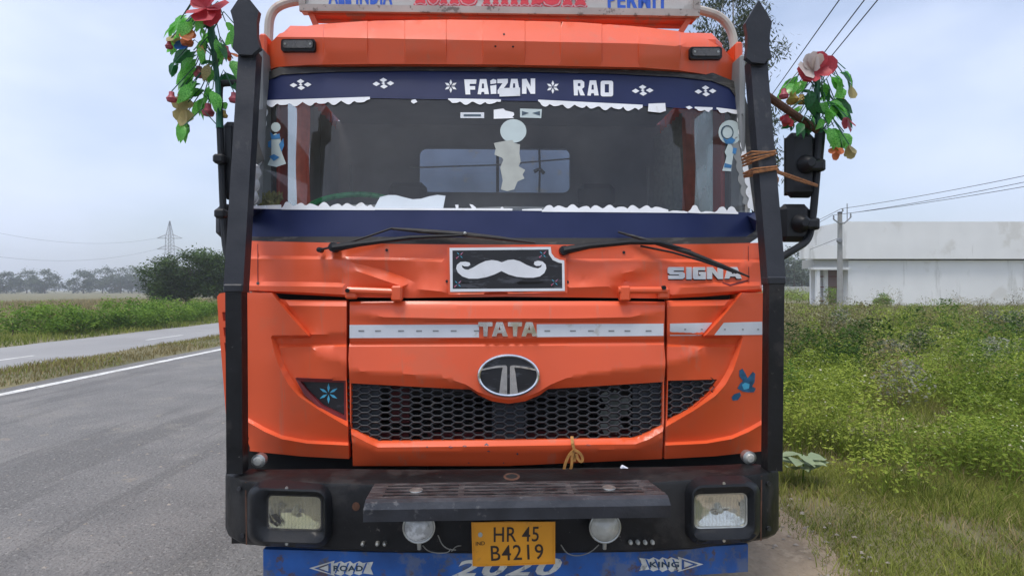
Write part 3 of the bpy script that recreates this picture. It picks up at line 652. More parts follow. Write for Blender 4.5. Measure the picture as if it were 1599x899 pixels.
flat('moustache', [tash], 'white_vinyl', stk, 'pad', off=.004)
for u, v in ((718, 398.5), (847.5, 397), (715, 443), (866, 440.5)):
    flat('sparkle', [q for q in star(u, v, 6.5, 4, .10, 45)], 'cyan_vinyl', stk, 'pad', off=.004, each=True)
    flat('sparkle', [[(u-6, v+4), (u-1, v+1), (u-5, v+6)], [(u+1, v-1.5), (u+6, v-5.5), (u+2, v)]], 'pink_vinyl', stk, 'pad', off=.0045, each=True)
flat('tear', [[(806, 441), (812, 439), (826, 440), (846, 439.5), (851, 441), (838, 443), (822, 443.5), (810, 444)], [(720, 440.5), (733, 440), (733, 442), (721, 442.5)]], 'core_black', stk, 'pad', off=.004, each=True)
# hinges of the flap
for u0, u1, v, c0 in ((541, 624, 453, 1), (963, 1043, 453, 0)):
    hg = part('hinge', 'orange_paint', truck, lambda b: (b.tube([T(u0+2, v, -.012), T(u1-2, v+3 if c0 else v, -.012)], .017, 10), b.box(T((u1-4) if c0 else (u0+12), v+5, -.005), (.05, .05, .07), bev=.008), b.box(T((u0+8) if c0 else (u1-8), v+5, .0), (.055, .04, .05), bev=.008)))
    part('pin_hole', 'core_black', hg, lambda b: b.lathe([(.010, -.024), (.010, .0)], T((u0+3) if c0 else (u1-8), v+.5 if c0 else v-4, -.012), 'y', 10))
# reflective tape
flat('reflective_tape', [[(546, 507), (748, 506.5), (748, 526.5), (546, 527.5)]], 'tape_white', flap, 'flap', off=.002, step=16)
flat('reflective_tape', [[(838, 506), (1036, 505), (1036, 524), (838, 526)]], 'tape_white', flap, 'flap', off=.002, step=16)
flat('tape_print', [[(u, v-1), (u+w_, v-1), (u+w_, v+1), (u, v+1)] for u in (560, 586, 622, 650, 676, 704, 740, 850, 890, 918, 950, 975, 1008) for w_, v in ((3, 516.5), (9, 516.3))], 'grey_trim', flap, 'flap', off=.0035, each=True)
flat('reflective_tape', [[(1046, 505), (1112, 503.5), (1095, 523.5), (1046, 524)], [(1130, 503.5), (1190, 502), (1190, 522.5), (1115, 523)]], 'tape_white', cr_, 'corner_r', off=.002, step=9, each=True)
flat('tape_print', [[(u, 513), (u+w_, 513), (u+w_, 515), (u, 515)] for u in (1068, 1094, 1130, 1158, 1182) for w_ in (3,)], 'grey_trim', cr_, 'corner_r', off=.0035, each=True)
# chrome TATA letters
def Tl(u): return [(u, 502.5), (u+22, 502.5), (u+22, 509), (u+15, 509.5), (u+14, 524.5), (u+8, 524.5), (u+7.5, 509.5), (u, 509)]
def Al(u): return [(u+7, 502.5), (u+17, 502.5), (u+25, 524.5), (u+17, 524.5), (u+15.5, 519.5), (u+9, 519.5), (u+7, 524.5), (u, 524.5)]
for f_, u in ((Tl, 747), (Al, 768), (Tl, 793), (Al, 814)):
    flat('chrome_letter', [f_(u) if f_ is Tl else {'out': Al(u), 'holes': [[(u+12, 509), (u+13.8, 514.5), (u+10.4, 514.5)]]}], 'chrome', flap, d=.002, off=.0, thick=.012)
# oval badge
bc = T(794, 585.5, -.006)
def oval(b, rx, rz, r):
    n = 48; b.tube([bc+Vector((rx*math.cos(2*math.pi*k/n), -.012, rz*math.sin(2*math.pi*k/n))) for k in range(n+1)], r, 8, cap=False)
sx_ = (T(842, 585, 0).x-T(746, 585, 0).x)/2-.006; sz_ = (T(794, 552, 0).z-T(794, 618, 0).z)/2-.006
badge = part('emblem', 'print_black', truck, lambda b: b.lathe([(0, -.012), (sx_*.6, -.011), (sx_, -.006), (sx_, .02)], bc, 'y', 40, 1, sz_/sx_))
part('ring', 'chrome', badge, lambda b: oval(b, sx_, sz_, .0085))
EM = []
for sg in (-1, 1):
    X = lambda u: 794+sg*u
    EM.append([(X(2.2), 618), (X(2.2), 572), (X(3.5), 570.3), (X(8), 569.8), (X(18), 570.5), (X(32), 573), (X(47), 577), (X(47), 579), (X(32), 576), (X(18), 573.6), (X(9), 573.2), (X(10.5), 580), (X(12.5), 596), (X(15), 616.5)])
flat('monogram', EM, 'chrome', badge, d=-.016, off=.0, thick=.008)
for g in ([(1044, 417), (1067, 417), (1067, 422.5), (1051, 422.5), (1051, 424.5), (1065, 424.5), (1068.5, 427), (1068.5, 433), (1065, 435.5), (1043, 435.5), (1042.5, 430), (1059.5, 430), (1059.5, 428.5), (1046, 428.5), (1042, 426), (1042, 419)], [(1071, 417), (1079, 417), (1079, 436), (1071, 436)],
          [(1083, 417), (1100, 417), (1100, 422), (1089, 422), (1089, 430.5), (1093, 430.5), (1093, 428.5), (1090.5, 428.5), (1090.5, 424.5), (1101, 424.5), (1101, 436), (1083, 436), (1081, 434), (1081, 419)], [(1103, 417), (1112, 417), (1120, 427), (1120, 417), (1128, 417), (1128, 435.5), (1120, 435.5), (1111, 425), (1111, 435.5), (1103, 435.5)],
          {'out': [(1136, 417), (1150, 417), (1157, 435), (1149, 435), (1147, 431.5), (1139, 431.5), (1137.5, 435), (1131, 435)], 'holes': [[(1141, 427.5), (1145, 427.5), (1143.3, 422.5)]]}):
    o_ = flat('model_letter', [g], 'tape_white', nose, 'nose', off=.0, thick=.010)
    flat('letter_lower_copy', [[(u+.4, v+1.6) for u, v in (g['out'] if isinstance(g, dict) else g)]], 'dark_plastic', o_, 'nose', off=.0, thick=.004)  # dark copy of the letter, set slightly lower
flat('chevron', [[(1128, 440), (1140, 443.5), (1167, 437), (1168, 439), (1140, 446.5), (1128, 442)]], 'red_frame', nose, 'nose', off=.002)
# bird sticker on the corner
flat('bird_sticker', [[(1151, 606), (1155, 599), (1160, 594), (1154, 587), (1154, 578), (1159, 575), (1164, 583), (1167, 590), (1175, 580), (1179, 583), (1178, 596), (1174, 603), (1180, 606), (1177, 612), (1168, 612), (1160, 611)], [(1142, 620), (1146, 615), (1155, 612), (1157, 617), (1152, 624), (1144, 625)]], 'teal_vinyl', cr_, 'corner_r', off=.0025, step=9, each=True)
flat('bird_sticker', [[(1158, 600), (1163, 597), (1170, 599), (1169, 606), (1161, 608)]], 'cyan_vinyl', cr_, 'corner_r', off=.0035, each=True)
flat('paint_chip', [[(u, v), (u+a_, v-b_), (u+a_*1.8, v+.5), (u+a_, v+b_)] for u, v, a_, b_ in ((665, 697, 2, 1), (700, 697, 4, 2), (722, 696, 4, 1.5), (756, 694, 4, 3), (760, 704, 3, 1), (806, 708, 2, 2), (785, 722, 1.5, 1), (915, 694, 4, 1.3), (730, 722, 2, .8))], 'sticker_ink', flap, 'flap', off=.0015, each=True)

# ---------------------------------------------------------------- side deflectors beside the corners
for pts in ([(339, 463), (343, 458), (356, 456), (362, 456), (362, 720), (356, 700), (353, 650), (346, 560), (341, 500)], [(1212, 458), (1219, 460), (1222, 480), (1222, 520), (1220, 570), (1217, 640), (1213, 690), (1209, 690)]):
    left = pts[0][0] < 700
    hs = [[(347+k*1.6, 487+k*24, .13), (358, 487+k*24, .13), (358, 501+k*24, .13), (348.5+k*1.6, 501+k*24, .13)] for k in range(4)] if left else []
    de = surf('side_deflector', [(u, v, .13) for u, v in pts], 'orange_paint', truck, holes=hs, step=12, thick=.22)
    if left: surf('slot_backing', [(347, 484, .17), (360, 484, .17), (360, 585, .17), (352, 585, .17)], 'tape_white', de, step=40, thick=.01)

# ---------------------------------------------------------------- bumper
stn = [(352, 738, 828, -.12), (356, 741, 838, -.20), (375, 747, 850, -.275), (384, 750, 851.5, -.29), (440, 752, 855, -.31), (500, 753, 859, -.325), (600, 756, 863, -.34), (785, 758, 866, -.35), (1000, 753, 863, -.335), (1080, 748, 859, -.32), (1140, 743.5, 851, -.30), (1188, 739, 844.5, -.285), (1200, 737, 842, -.26), (1212, 735, 836, -.18), (1216, 735, 830, -.10)]
SV = []
for u, a_, b_, d in stn:
    p, q = T(u, a_, d), T(u, b_, d)
    SV += [Vector((p.x, max(-.155, d+.05), p.z+.004)), Vector((p.x, d+.016, p.z)), Vector((p.x, d+.005, p.z-.004)), Vector((p.x, d, p.z-.016)), Vector((q.x, d, q.z+.014)), Vector((q.x, d+.012, q.z)), Vector((q.x, .10, q.z))]
nS = len(stn); SF = [(i*7+k, i*7+k+1, i*7+k+8, i*7+k+7) for i in range(nS-1) for k in range(6)]+[tuple(range(7)), tuple(range((nS-1)*7, nS*7))]
bump = mesh_obj('bumper', SV, SF, 'black_steel', truck, True, 30)
BV['bump'] = BVHTree.FromPolygons(SV, [tuple(f) for f in SF])
part('gap_dark_sheet', 'core_black', bump, lambda b: b.box((CX, .13, .58), (2.60, .03, .56)))  # black sheet added so the gap below the front panels looks dark
part('cross_member', 'core_black', bump, lambda b: b.box((CX, -.04, .60), (2.1, .10, .14)))
flat('bolt', [ell(u, v, 3.4, 3.4, 10) for u, v in ((374, 762), (379, 835), (1200, 754), (1200, 824))], 'post_steel', bump, 'bump', off=0, thick=.008, each=True)
flat('end_seam', [[(383, 752), (384.5, 752), (386, 850), (384, 850)], [(1188, 742), (1190, 742), (1189, 844), (1187, 844)]], 'rust', bump, 'bump', off=.0012, each=True)
flat('rust_stain', [ell(556, 790, 6, 7, 14)], 'rust', bump, 'bump', off=.0012)
flat('tow_hole', [ell(799, 743, 9, 3.6, 16)], 'core_black', bump, 'bump', off=.0015)
flat('tow_hole_rim', [{'out': ell(799, 743.5, 13, 6, 18), 'holes': [ell(799, 743, 9, 3.6, 16)]}], 'rust', bump, 'bump', off=.001)
for (u0, v0, u1, v1), (a0, b0, a1, b1), lm, sk in (((386, 757, 516, 853), (416, 772, 503, 828), 'lens_yellowed', .03), ((1073, 750, 1187, 848), (1084, 770, 1167, 824), 'lens_clear', -.03)):
    def K(p): return [(u, v+(u-(u0+u1)/2)*sk) for u, v in p]
    o_ = K(rrect(u0, v0, u1, v1, 22, 6)); i_ = K(rrect(a0, b0, a1, b1, 9, 5)); dm = -.350
    bz = surf('headlight', [(u, v, dm) for u, v in o_], 'dark_plastic', truck, holes=[[(u, v, dm-.015) for u, v in i_]], step=10, thick=.06, sharp=50,
              lines=[[(u, v, dm-.035) for u, v in K(rrect(u0+7, v0+6, u1-7, v1-6, 18, 6))+K(rrect(u0+7, v0+6, u1-7, v1-6, 18, 6))[:1]],
                     [(u, v, dm-.038) for u, v in K(rrect(max(a0-18, u0+10), max(v0+9, b0-10), min(a1+14, u1-9), b1+18, 14, 6))+K(rrect(max(a0-18, u0+10), max(v0+9, b0-10), min(a1+14, u1-9), b1+18, 14, 6))[:1]]])
    rf = surf('reflector', [(u, v, dm-.003) for u, v in i_], 'lamp_chrome', bz, step=6, thick=0, lines=[[((a0+a1)/2-14, (b0+b1)/2, dm+.027), ((a0+a1)/2+14, (b0+b1)/2, dm+.027)], [(a0+12, (b0+b1)/2-12, dm+.012), (a0+12, (b0+b1)/2+12, dm+.012)], [(a1-12, (b0+b1)/2-12, dm+.014), (a1-12, (b0+b1)/2+12, dm+.014)]])
    part('bulb', 'lens_frosted', rf, lambda b: b.lathe([(0, -.004), (.012, .0), (.014, .02)], T((a0+a1)/2, (b0+b1)/2, dm), 'y', 12))
    lens = surf('lens', [(u, v, dm-.010) for u, v in i_], 'lamp_glass' if sk < 0 else 'lamp_glass_old', bz, step=6, thick=0, lines=[[((a0+a1)/2-20, (b0+b1)/2, dm-.021), ((a0+a1)/2+20, (b0+b1)/2, dm-.021)]])
    flat('lens_rib', [[(a0+6+k*5.5, b0+4+(a0+6+k*5.5-(u0+u1)/2)*sk), (a0+7+k*5.5, b0+4+(a0+7+k*5.5-(u0+u1)/2)*sk), (a0+7+k*5.5, b1-4+(a0+7+k*5.5-(u0+u1)/2)*sk), (a0+6+k*5.5, b1-4+(a0+6+k*5.5-(u0+u1)/2)*sk)] for k in range(14)], 'lamp_glass' if sk < 0 else 'lamp_glass_old', lens, d=dm-.018, off=0, thick=.003, each=True)
    surf('lens_bezel', [(u, v, dm-.016) for u, v in i_], 'dull_silver' if sk < 0 else 'rubber', bz, holes=[[(u, v, dm-.014) for u, v in K(rrect(a0+2.2, b0+2.2, a1-2.2, b1-2.2, 8, 5))]], step=12, thick=.008)
    flat('screw', [ell((u0+u1)/2+(0 if sk < 0 else -3), v, 2.4, 2.4, 10) for v in (v0+4, v1-5)], 'dull_silver', bz, d=dm-.03, off=0, thick=.005, each=True)
    if sk > 0: flat('crack', [[(420, 800), (426, 812), (435, 819), (433, 822), (422, 815)], [(423, 803), (432, 801), (440, 812), (438, 818), (430, 812)]], 'rubber', lens, d=dm-.021, off=0)
# step board
z0 = T(785, 757, -.345).z+.012
xl, xr = T(570, 783, -.53).x, T(1044, 783, -.53).x; xbl, xbr = T(586, 757, -.33).x, T(1010, 754, -.33).x
step = part('step', 'step_lip', truck, lambda b: b.add([(xl, -.535, z0-.008), (xr, -.535, z0-.008), (xr+.004, -.545, z0-.03), (xl-.004, -.545, z0-.03), (xl-.006, -.535, z0-.078), (xr+.006, -.535, z0-.078), (xl, -.515, z0), (xr, -.515, z0), (xbl, -.34, z0-.07), (xbr, -.34, z0-.07)],
    [(6, 7, 1, 0), (0, 1, 2, 3), (3, 2, 5, 4), (4, 5, 9, 8)]))
def tread(b):
    y0, y1 = -.515, -.34
    cols = [T(u, 770, -.43).x for u in (602, 716, 725, 884, 893, 1000)]
    def bar(xa, xb, ya, yb, zz=.016):
        b.box(((xa+xb)/2, (ya+yb)/2, z0-zz/2), (xb-xa, yb-ya, zz))
    def xe(y, s_): t = (y-y0)/(y1-y0); return (xl+(xbl-xl)*t) if s_ < 0 else (xr+(xbr-xr)*t)
    ys = [y0, -.488, -.476, -.452, -.440, -.416, -.404, -.380, -.368, y1]
    for k in range(0, 10, 2): bar(xe((ys[k]+ys[k+1])/2, -1), xe((ys[k]+ys[k+1])/2, 1), ys[k], ys[k+1])
    for k in range(1, 9, 2):
        ym = (ys[k]+ys[k+1])/2
        for xa, xb in ((xe(ym, -1), cols[0]), (cols[1], cols[2]), (cols[3], cols[4]), (cols[5], xe(ym, 1))): bar(xa, xb, ys[k], ys[k+1])
part('tread_plate', 'worn_tread', step, tread, smooth=False)
part('slot_dark_sheet', 'core_black', step, lambda b: b.box(((xl+xr)/2, -.43, z0-.05), (xr-xl-.04, .17, .02)))  # black sheet set beneath the tread so its slots look dark
for u in (650, 951): part('bolt', 'dull_silver', step, lambda b: b.lathe([(0, .004), (.010, .004), (.026, .001), (.027, -.002)], (T(u, 767, -.43).x, -.43, z0+.002), 'z', 16))
# auxiliary lamps under the step
for u, mt in ((654, 'lens_clear'), (945, 'lens_frosted')):
    c = T(u, 823, -.42); r = 24/F*2.30
    fl = part('fog_lamp', 'dark_plastic', truck, lambda b: b.lathe([(r*1.02, 0), (r*1.06, .02), (r*.9, .08), (r*.3, .11)], c, 'y', 24))
    part('lens', mt, fl, lambda b: b.lathe([(0, -.028), (r*.35, -.025), (r*.7, -.014), (r*.97, .002)], c, 'y', 24))
    part('bezel', 'dull_silver', fl, lambda b: b.tube([c+Vector((r*math.cos(k*math.pi/14), .001, r*math.sin(k*math.pi/14))) for k in range(29)], .004, 6, cap=False))
    part('bracket', 'dull_silver', fl, lambda b: b.tube([c+Vector((0, .01, -r)), c+Vector((0, .015, -r-.03))], .008, 8))
for pts in ([(660, 851), (668, 860), (685, 863), (700, 862), (704, 856)], [(684, 835), (690, 850), (700, 857), (712, 858)], [(876, 850), (885, 864), (902, 868), (922, 862), (935, 850)], [(705, 860), (712, 852), (720, 851)]):
    part('wire', 'dull_silver', bump, lambda b: b.tube([T(u, v, -.375) for u, v in chaikin(pts, 2, False)], .0022, 5))
for cu_, n_ in ((985, 4), (566, 4)):
    for k in range(n_):
        if cu_ < 600 and k == 1: continue
        part('marker_light', 'lens_frosted' if cu_ > 600 else 'dull_silver', bump, lambda b: b.lathe([(0, -.008), (.006, -.006), (.009, .0), (.009, .012)], T(cu_+k*11.5, 847+(2 if cu_ < 600 else 0), -.352), 'y', 10))
part('debris', 'paper', bump, lambda b: b.box(T(975, 731, -.08), (.035, .02, .02), Matrix.Rotation(.5, 3, 'Y'), bev=.004))
# number plate
pl = surf('number_plate', [(736, 815, -.43), (800, 813.5, -.43), (867, 814, -.43), (867, 879, -.425), (800, 882, -.425), (746, 884, -.425), (738, 883, -.42)], 'plate_yellow', truck, step=14, thick=.004, key='plate')
flat('registration', [text('HR 45', ((771, 822), (842, 821), (841, 844.5), (771, 845.5)), .006, 1.05)], 'plate_ink', pl, 'plate', off=.002)
flat('registration', [text('B4219', ((766, 851), (848, 848), (849, 872), (767, 875)), .006, 1.1)], 'plate_ink', pl, 'plate', off=.002)
flat('registration', [text('IND', ((743, 845), (757, 844), (757, 850), (743, 851)), .004)], 'plate_ink', pl, 'plate', off=.002)
flat('emboss', [ell(750, 834, 3.5, 4, 12)], 'worn_sticker', pl, 'plate', off=.002)
surf('plate_rim', [(736, 815, -.433), (867, 814, -.433), (867, 880, -.428), (800, 882.5, -.428), (738, 883.5, -.424)], 'plate_yellow', pl, holes=[[(738, 817, -.434), (865, 816, -.434), (865, 878, -.429), (800, 880.5, -.429), (740, 881, -.425)]], step=60, thick=.003)
# blue under-run plate
up_ = surf('underrun_plate', [(411, 857, -.24), (600, 862, -.26), (785, 864, -.27), (1000, 860, -.26), (1168, 849, -.24), (1168, 892, -.24), (1000, 903, -.26), (785, 908, -.27), (600, 907, -.26), (411, 903, -.24)], 'blue_plate', truck, step=24, thick=.03, key='under')
flat('year_lettering', [text('2020', ((722, 873), (884, 870), (866, 897), (704, 900)), .03, 1.15)], 'faded_white', up_, 'under', off=.002)
def arrow(u, v, s_, w_):
    X = lambda q: u+s_*q
    return [(X(0), v), (X(40), v-12), (X(38), v-7), (X(50), v-11), (X(55), v-8), (X(64), v-11), (X(69), v-7), (X(78), v-11), (X(84), v-8), (X(100), v-10), (X(96), v), (X(100), v+10), (X(84), v+8), (X(78), v+11), (X(69), v+8), (X(64), v+12), (X(55), v+8), (X(50), v+12), (X(38), v+8), (X(40), v+12)]
for u, v, s_, wd in ((483, 886, 1, 'ROAD'), (1098, 880, -1, 'KING')):
    ar = flat('arrow_sign', [arrow(u, v, s_, 0)], 'faded_white', up_, 'under', off=.002)
    a2 = [(u+s_*8, v), (u+s_*34, v-8.5), (u+s_*34, v+8.5)]; a3 = [(u+s_*16, v), (u+s_*30, v-5), (u+s_*30, v+5)]
    flat('arrow_inlay', [{'out': a2, 'holes': [a3]}]+[[(u+s_*(46+14*k), v-8), (u+s_*(49+14*k), v-8.5), (u+s_*(42+14*k), v+8), (u+s_*(40+14*k), v+7)] for k in range(4)], 'blue_plate', ar, 'under', off=.0035, each=True)
    x0, x1 = sorted((u+s_*38, u+s_*84))
    flat('arrow_lettering', [text(wd, Q4(x0, v-4.5, x1, v+4.5), .03, 1.1)], 'sticker_ink', ar, 'under', off=.0045)

# ---------------------------------------------------------------- guard posts with spear heads
for low, top, head, lw in (((371, 736, 369, 448), (369, 448, 391, 84), [(384, -8), (408, 22), (405, 38), (405, 60), (410, 79), (402, 85), (397, 90), (376, 89), (367, 80), (370, 58), (369, 40), (364, 22)], 1),
                           ((1205, 732, 1208, 436), (1208, 436, 1180, 98), [(1181, 5), (1201, 39), (1198, 58), (1197, 78), (1201, 95), (1194, 97), (1190, 103), (1170, 101), (1161, 94), (1163, 78), (1163, 58), (1160, 40)], -1)):
    po = part('guard_post', 'black_steel', truck, lambda b: b.tube([T(low[0], low[1], -.215), T(low[2], low[3], -.215)], 1., sq=(.066, .060), up=(0, 1, 0)), smooth=False)
    part('upper_post', 'post_steel', po, lambda b: b.tube([T(top[0], top[1]+7, -.212), T(top[2], top[3], -.02)], 1., sq=(.080, .062), up=(0, 1, 0)), smooth=False)
    part('post_collar', 'post_steel', po, lambda b: b.box(T(top[0], top[1]+2, -.214), (.080, .072, .035), bev=.006))
    flat('spear_head', [head], 'post_steel', po, d=-.055, off=0, thick=.028)
    lm_ = part('post_lamp', 'dull_silver', po, lambda b: b.lathe([(.028, .03), (.030, -.005), (.022, -.010)], T(404 if lw > 0 else 1170, 719 if lw > 0 else 714, -.16), 'y', 14))
    part('lens', 'lens_frosted', lm_, lambda b: b.lathe([(0, -.020), (.016, -.017), (.021, -.010)], T(404 if lw > 0 else 1170, 719 if lw > 0 else 714, -.16), 'y', 14))

# ---------------------------------------------------------------- wipers
def bars(name, m, parent, pts, r, n=8): return part(name, m, parent, lambda b: b.tube([T(*p) for p in pts], r, n))
wp = bars('wiper', 'dark_plastic', truck, [(521, 387, .02), (560, 381, .005), (640, 371, .015), (727, 367, .03)], [.020, .013, .010, .006])
part('pivot', 'dark_plastic', wp, lambda b: b.lathe([(.0, -.018), (.022, -.014), (.024, .03)], T(521, 386, .025), 'y', 14))
bars('blade', 'rubber', wp, [(612, 357, .052), (660, 361, .045), (725, 366, .035), (780, 372, .03), (836, 379, .028)], [.006, .011, .012, .010, .005])
bars('link_rod', 'dark_plastic', wp, [(499, 390, .02), (530, 383, .01), (575, 369, .03), (613, 356, .05)], .005)
part('cap', 'dull_silver', wp, lambda b: b.lathe([(0, -.008), (.007, -.005), (.008, .006)], T(726, 364, .02), 'y', 10))
part('pivot', 'dark_plastic', wp, lambda b: b.lathe([(.0, -.014), (.012, -.011), (.013, .03)], T(499, 390, .025), 'y', 12))
wp = bars('wiper', 'dark_plastic', truck, [(881, 391, .02), (920, 384, .005), (985, 378, .005), (1030, 379, .01), (1078, 392, .015)], [.020, .014, .012, .010, .007])
part('pivot', 'dark_plastic', wp, lambda b: b.lathe([(.0, -.018), (.022, -.014), (.024, .03)], T(881, 391, .025), 'y', 14))
bars('blade', 'rubber', wp, [(965, 362, .055), (1020, 378, .03), (1075, 394, .012), (1125, 414, .012), (1170, 432, .02)], [.005, .010, .012, .010, .004])
bars('link_rod', 'dark_plastic', wp, [(1000, 384, .012), (1050, 394, .004), (1098, 408, .004), (1150, 426, .01)], .005)

# ---------------------------------------------------------------- headboard, rack hoops
hb_ = surf('headboard', [(470, -90, .62), (1090, -84, .62), (1090, 27, .62), (780, 21, .62), (470, 18, .62)], 'board_white', truck, step=60, thick=.05, key='board')
flat('frame_rail', [[(469, 9), (780, 13), (1091, 17), (1091, 28), (780, 23.5), (469, 19.5)], [(468, -92), (478, -92), (478, 10), (468, 10)], [(1082, -92), (1092, -92), (1092, 18), (1082, 18)]], 'board_frame', hb_, 'board', thick=.02, off=0, step=60, each=True)
flat('board_lettering', [text('ALL INDIA', ((512, -24), (612, -23), (613, 8), (513, 7)), .04, 1.1)], 'paint_blue', hb_, 'board', off=.002)
flat('board_lettering', [text('PERMIT', ((948, -18), (1043, -16), (1043, 18), (949, 15.5)), .04, 1.1)], 'paint_blue', hb_, 'board', off=.002)
def foot(u0, u1, v, t=-34): m = (u0+u1)/2; return [(u0+3, t), (u1-3, t), (u1-4, v-9), (u1, v-3), (u1-2, v), (m, v-2.2), (u0+2, v), (u0, v-3), (u0+4, v-9)]
def bowl(u0, u1, v, t=-34): return [(u0, t), (u1, t), (u1, v-8), (u1-3, v-3), ((u0+u1)/2, v), (u0+3, v-3), (u0, v-8)]
flat('board_lettering', [text('ROAD MAJOR', ((647, -34), (915, -31), (916, 8), (647, 4)), .04, 1.05)], 'paint_red', hb_, 'board', off=.006)
for u0, u1, kd in ((647, 666, 0), (668, 685, 1), (686, 700, 0), (701, 718, 0), (719, 744, 1), (753, 767, 0), (768, 780, 0), (781, 795, 0), (796, 810, 0), (811, 827, 0), (828, 846, 0), (848, 875, 1), (877, 895, 0), (896, 916, 0)):
    vb = 8+(u0-647)*.0125; g = (bowl if kd else foot)
    lo = flat('letter_serif', [g(u0+1, u1-1, vb-1, vb-11)], 'paint_red', hb_, 'board', off=.005)
    flat('letter_outline', [g(u0-.3, u1+.3, vb+1, vb-12)], 'paint_pink', lo, 'board', off=.0035)
    flat('letter_outline', [g(u0-1.5, u1+1.5, vb+2.6, vb-12.5)], 'paint_red', lo, 'board', off=.002)
part('board_support', 'orange_dull', hb_, lambda b: (b.tube([T(484, 21, .66), T(780, 26, .66), T(1082, 30, .66)], 1., sq=(.05, .045)), b.tube([T(486, 22, .64), T(496, 46, .64)], 1., sq=(.03, .03)), b.tube([T(1076, 30, .64), T(1062, 52, .64)], 1., sq=(.03, .03)), b.tube([T(494, 31, .70), T(780, 34, .70), T(1068, 40, .70)], 1., sq=(.03, .03))), smooth=False)
part('rack_hoop', 'rack_white', truck, lambda b: b.tube([T(u, v, .80) for u, v in chaikin([(418, 110), (419, 60), (421, 22), (440, 6), (475, 0), (520, 0)], 3, False)], .026, 10))
part('rack_hoop', 'rack_white', truck, lambda b: b.tube([T(u, v, .80) for u, v in chaikin([(1060, 12), (1095, 16), (1126, 26), (1143, 48), (1147, 78), (1148, 125)], 3, False)], .026, 10))
# ---------------------------------------------------------------- mirrors
def mirror_head(u0, v0, u1, v1, d, parent, name='mirror', tilt=0):
    c = T((u0+u1)/2, (v0+v1)/2, d); sx = T(u1, v0, d).x-T(u0, v0, d).x; sz = T(u0, v0, d).z-T(u0, v1, d).z
    o = part(name, 'dark_plastic', parent, lambda b: (b.box(c, (sx, .07, sz), Matrix.Rotation(R(tilt), 3, 'Z'), bev=.028)))
    part('mirror_glass', 'reflector', o, lambda b: b.box(c+Vector((0, .038, 0)), (sx*.86, .006, sz*.9)))
    return o, c
arm = part('mirror_arm', 'dark_plastic', truck, lambda b: b.tube([T(*p) for p in chaikin([(1216, 404, .20), (1240, 390, .22), (1262, 376, .26), (1268, 350, .28), (1273, 300, .28), (1277, 250, .28), (1281, 206, .28)], 2, False)], .019, 10))
part('stay_rod', 'rust', arm, lambda b: b.tube([T(1194, 147, .10), T(1230, 172, .18), T(1284, 209, .29)], .019, 10))
part('arm_sleeve', 'dark_plastic', arm, lambda b: b.tube([T(1281, 204, .28), T(1277, 250, .28)], .026, 10))
for (u0, v0, u1, v1), ku, kv in (((1227, 208, 1271, 309), 1273, 259), ((1216, 319, 1263, 378), 1264, 350)):
    mo, c = mirror_head(u0, v0, u1, v1, .30, arm)
    part('clamp', 'dark_plastic', mo, lambda b: (b.lathe([(.05, -.04), (.035, -.075), (.02, -.09)], T(ku-20, kv, .30), 'y', 12), b.box(T(ku, kv, .24), (.08, .05, .05), bev=.01), b.box(T(ku+8, kv, .25), (.03, .06, .06), bev=.008)))
arm = part('mirror_arm', 'dark_plastic', truck, lambda b: b.tube([T(*p) for p in chaikin([(360, 408, .20), (352, 390, .22), (349, 340, .25), (346, 260, .26), (343, 190, .27), (342, 136, .28), (346, 130, .28), (370, 130, .28)], 2, False)], .017, 10))
for (u0, v0, u1, v1), ku, kv in (((347, 191, 374, 312), 344, 249), ((338, 319, 366, 372), 346, 334)):
    mo, c = mirror_head(u0, v0, u1, v1, .31, arm)
    part('clamp', 'dark_plastic', mo, lambda b: b.box(T(ku, kv, .24), (.055, .06, .045), bev=.01))
# ---------------------------------------------------------------- chassis, wheels and load body behind the cab
part('chassis', 'black_steel', truck, lambda b: (b.box((CX-.42, 4.2, .72), (.09, 8.2, .24)), b.box((CX+.42, 4.2, .72), (.09, 8.2, .24)), b.box((CX, .55, .80), (.84, .5, .2)), b.box((CX, 1.0, .52), (2.0, .14, .14)), b.box((CX, 6.2, .52), (2.0, .16, .16))))
for x, y in ((-1.0, 1.0), (1.0, 1.0), (-.98, 6.2), (.98, 6.2)):
    wh = part('wheel', 'dull_silver', truck, lambda b: b.lathe([(0, -.07), (.12, -.07), (.14, -.02), (.26, -.02), (.29, -.09), (.29, .09), (0, .09)], (CX+x, y, .5), 'x', 24))
    part('tyre', 'tyre', wh, lambda b: b.lathe([(.285, -.10), (.40, -.13), (.48, -.12), (.50, -.08), (.50, .08), (.48, .12), (.40, .13), (.285, .10), (.285, -.10)], (CX+x, y, .5), 'x', 32))
    part('mudguard', 'black_steel', truck, lambda b: b.tube([(CX+x, y+.60*math.cos(R(a_)), .52+.60*math.sin(R(a_))) for a_ in range(10, 171, 16)], 1., sq=(.30, .015)))
body = part('load_body', 'cargo_blue', truck, lambda b: (b.box((CX, 2.30, 2.05), (2.44, .05, 2.3)), b.box((CX, 5.3, .93), (2.44, 6.0, .12)), b.box((CX, 8.28, 1.7), (2.44, .05, 1.5))))
for sg in (-1, 1):
    for k in range(7): part('side_plank', 'orange_dull' if k % 2 else 'cargo_blue', body, lambda b: b.box((CX+sg*1.20, 5.3, 1.10+k*.215), (.04, 5.9, .20), bev=.006))
    for k in range(6): part('stake', 'rack_white', body, lambda b: b.box((CX+sg*1.235, 2.6+k*1.1, 1.75), (.04, .08, 1.6)))
